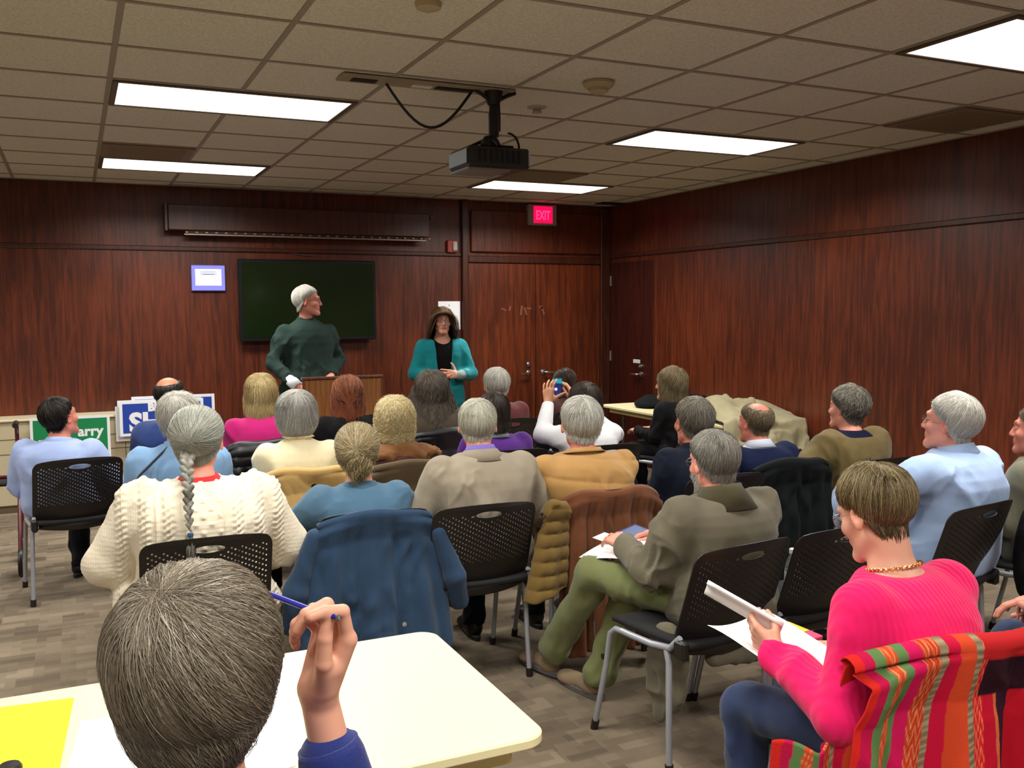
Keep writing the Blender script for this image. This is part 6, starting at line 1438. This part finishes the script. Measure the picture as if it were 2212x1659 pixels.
# bottle on the seat of the empty chair
q = at_z(1711, 1284, .468); e = empty('water_bottle', (q[0], q[1], .4665)); tag(e, 'small clear plastic water bottle standing on the empty chair', 'bottle')
CLR = plain('clear_plastic', (.86, .9, .92), rough=.08, trans=.85, spec=.6)
MB().lathe([(.0, 0), (.028, 0), (.031, .008), (.031, .05), (.028, .06), (.031, .07), (.031, .115), (.024, .145), (.0125, .168), (.0125, .175)], 26).build('bottle_body', CLR, e, smooth=True)
MB().lathe([(.0318, .045), (.0322, .05), (.0322, .095), (.0318, .10)], 26).build('bottle_label', plain('bottle_label_white', srgb(214, 220, 226), rough=.5), e, smooth=True)
MB().lathe([(.0145, .172), (.015, .176), (.015, .19), (.012, .193), (0, .193)], 20).build('bottle_cap', plain('cap_white', srgb(230, 232, 236), rough=.4), e, smooth=True)
# foreground table
TZ = .7455
q0 = at_z(-40, 1530, TZ); q1 = at_z(160, 1510, TZ); q2 = at_z(125, 1700, TZ)
def on_table(poly, name, mat, label, cat, z=0.0, th=.0008):
    P = [at_z(x, y, TZ)[:2] for x, y in poly]; m = MB().prism(P[::-1] if (np.cross(np.subtract(P[1], P[0]), np.subtract(P[2], P[1])) < 0) else P, TZ+.0006+z, TZ+.0006+z+th); return free(m.build(name, mat), label, cat)
on_table([(-120, 1545), (160, 1508), (126, 1675), (-150, 1735)], 'yellow_sheet', YELLOWPAPER, 'bright yellow sheet of paper on the foreground table', 'paper')
on_table([(176, 1560), (300, 1540), (330, 1760), (120, 1745)], 'paper_sheet', WHITEPAPER, 'white sheet on the foreground table beside the yellow sheet', 'paper', .001)
on_table([(640, 1415), (470, 1435), (480, 1700), (640, 1655)], 'paper_sheet', WHITEPAPER, 'white sheet on the foreground table behind the raised hand', 'paper')
q = at_z(22, 1672, TZ); e = tag(place(MB().lathe([(.022, 0), (.022, .012), (.018, .018), (0, .019)], 24, Matrix.Translation((q[0], q[1], TZ+.0018))).build('lens_cap', BLACKPL, smooth=True)), 'small round black cap on the yellow sheet', 'cap')
# pen in the raised hand
g = P_['P25'][4]['r']; tp = g[1][4][2][1]; ix = g[1][0][1][1]
c = world_of('P25', (np.array(tp)*.55+np.array(ix)*.45)); e = empty('pen', tuple(c)); tag(e, 'blue pen held in the raised hand of the nearest person', 'pen'); 
MB().tube([c*0+np.array([-.085, .11, .02])*1.0, np.array([-.01, .012, .0]), np.array([.012, -.014, -.003])], [.0042, .0042, .0040], 10).build('pen_barrel', plain('pen_blue', srgb(40, 40, 150), rough=.3), e, smooth=True)
MB().lathe([(.0043, 0), (.0043, .006), (.002, .008)], 10, Matrix.Translation((.012, -.014, -.003)) @ Matrix.Rotation(1.3, 4, 'X')).build('pen_button', CHROME, e, smooth=True)

# ---- coats on the table by the wall
def heap(name, mat, label, blobs, seed, amp=.02, freq=8, h=.010, cat='coat'):
    pts = np.array([b[0] for b in blobs]); rr = max(max(b[1]) for b in blobs)
    def fn(P):
        f = None
        for c_, r_ in blobs: g = ell(P, c_, r_); f = g if f is None else sm(f, g, .04)
        return smax(f, (TZ+.002)-P[:, 2], .004) if cat != 'hang' else f
    V, F = surfnet(fn, pts.min(0)-rr-.02, pts.max(0)+rr+.02, h); V = relax(V, F, 1); V = folds(V, vnormals(V, F), amp, freq, seed, (1, 1, .8)); V[:, 2] = np.maximum(V[:, 2], TZ+.001) if name == 'dark_bag' else V[:, 2]
    return free(mesh_np(name, V, F, mat), label, cat if cat != 'hang' else 'coat')
q = at_z(1450, 868, TZ); heap('dark_bag', C['black'], 'black coat heaped on the table behind the light brown hair', [((4.78, 7.05, TZ+.03), (.26, .20, .075)), ((4.86, 6.75, TZ+.05), (.22, .24, .09))], 3)
TRENCH = fabric('khaki_trench_cloth', srgb(158, 150, 118), srgb(140, 132, 102))
a = at_y(1640, 880, 6.05)
nu, nv = 70, 70; U, Q = np.meshgrid(np.linspace(0, 1, nu), np.linspace(0, 1, nv), indexing='ij')
# coat lying over the near end of the table: crest in the middle, hem falling over the end
yy = 6.38-.95*Q; xx = 4.50+.72*U-.10*Q*(1-U)+.04*np.sin(Q*5)
crest = .15*np.exp(-((Q-.30)/.22)**2)*(.35+.65*np.sin(math.pi*np.clip(U*.9+.08, 0, 1)))+.05*np.exp(-((U-.2)/.15)**2)
fall = np.clip((5.66-yy)/.30, 0, 1); zz = TZ+.012+crest*(1-fall)-.30*fall**1.2
yy = np.where(yy < 5.66, 5.66-(5.66-yy)*.35, yy)
P = np.stack([xx, yy, zz], -1).reshape(-1, 3).astype(np.float32); Nz = np.tile(V3(0, -.4, .9), (len(P), 1)); P = folds(P, Nz, .022, 8, 3, (1.2, .6, 1))
free(sheet_mesh(P, nu, nv, .008, 'trench_coat', TRENCH), 'khaki coat thrown over the near end of the side table', 'coat')

# ---- burgundy bag with grey handle on P21's chair
e = empty('tote_bag', tuple(in_chair('P21', np.array([-.17, -.40, .26])))); e.rotation_euler = (0, 0, CH_['P21'].rotation_euler[2]); tag(e, 'burgundy tote bag with grey ring handle on a chair back', 'bag')
V, F = surfnet(lambda P: smax(ell(P, (0, 0, .20), (.17, .075, .27)), P[:, 2]-.40, .02), V3(-.25, -.15, -.1), V3(.25, .15, .5), .01); V = relax(V, F, 1); V = folds(V, vnormals(V, F), .010, 9, 2); mesh_np('bag_body', V, F, fabric('burgundy_nylon', srgb(74, 22, 46), srgb(56, 16, 36)), e)
w = [(-.10+.085*math.cos(a), -.085-.01*math.sin(a), .36+.10*math.sin(a)) for a in np.linspace(-1.9, 1.9, 20)]
MB().tube(w, [.012]*20, 10).build('bag_handle', plain('grey_handle', srgb(128, 122, 118), rough=.25), e, smooth=True)
MB().box((.05, -.088, .16), (.12, -.078, .25), bev=.003).build('bag_tag', plain('tag_white', srgb(206, 200, 200), rough=.6), e)
w = [(.0, .03, .38), (.0, .10, .52), (.03, .14, .57), (.06, .17, .54)]; MB().tube(w, .012, 8).build('bag_strap', plain('black_strap', srgb(16, 14, 16), rough=.6), e, smooth=True)
# ---- small black bag with pale straps at P22's chair
c0 = in_chair('P22', np.array([.19, -.33, .40])); e = empty('shoulder_bag', tuple(c0)); tag(e, 'black shoulder bag with pale grey straps hanging at a chair corner', 'bag'); e.rotation_euler = (0, 0, CH_['P22'].rotation_euler[2])
V, F = surfnet(lambda P: ell(P, (0, 0, .20), (.055, .04, .20)), V3(-.1, -.1, -.1), V3(.1, .1, .5), .008); V = folds(V, vnormals(V, F), .006, 14, 2); mesh_np('bag_body', V, F, C['black'], e)
for (a, b) in (((-.02, -.045, .37), (-.045, -.05, .26)), ((.03, -.05, .26), (-.06, -.055, .12))):
    MB().tube([a, tuple((np.array(a)+np.array(b))/2+np.array([0, -.01, 0])), b], [.009, .013, .008], 8).build('strap', plain('pale_strap', srgb(150, 146, 138), rough=.5), e, smooth=True)

# ---- rollator at the picture edge
RX, RY = -.60, 6.70; e = empty('rollator', (RX, RY, 0)); tag(e, 'dark red rollator walker with black grips at the picture edge', 'walker')
DR = plain('dark_red_enamel', srgb(92, 18, 30), rough=.3, coat=.3)
for sx in (-1, 1):
    x = sx*.24
    MB().tube([(x, -.02, .92), (x, .0, .80), (x, .04, .45), (x, .14, .12)], .0125, 10).build('front_tube', DR, e, smooth=True)
    MB().tube([(x, .02, .56), (x, -.10, .36), (x, -.24, .12)], .0125, 10).build('rear_tube', DR, e, smooth=True)
    MB().tube([(x, -.02, .92), (x, -.06, .935), (x, -.17, .93)], [.014, .018, .017], 10).build('hand_grip', BLACKPL, e, smooth=True)
    MB().tube([(x, -.05, .90), (x+.01, -.12, .885), (x+.01, -.16, .875)], .006, 8).build('brake_lever', DARKMETAL, e, smooth=True)
    for y in (.16, -.26):
        MB().lathe([(.03, -.013), (.08, -.012), (.085, 0), (.08, .012), (.03, .013)], 24, Matrix.Translation((x, y, .0852)) @ Matrix.Rotation(math.pi/2, 4, 'Y')).build('wheel', BLACKPL, e, smooth=True)
        MB().lathe([(.0, -.016), (.022, -.014), (.022, .014), (0, .016)], 14, Matrix.Translation((x, y, .0852)) @ Matrix.Rotation(math.pi/2, 4, 'Y')).build('hub', plain('hub_grey', srgb(170, 170, 170), rough=.4), e, smooth=True)
MB().tube([(-.24, .04, .58), (.24, .04, .58)], .0115, 10).build('cross_bar', DR, e, smooth=True)
MB().box((-.22, -.12, .545), (.22, .10, .57), bev=.01).build('walker_seat', BLACKSOFT, e)
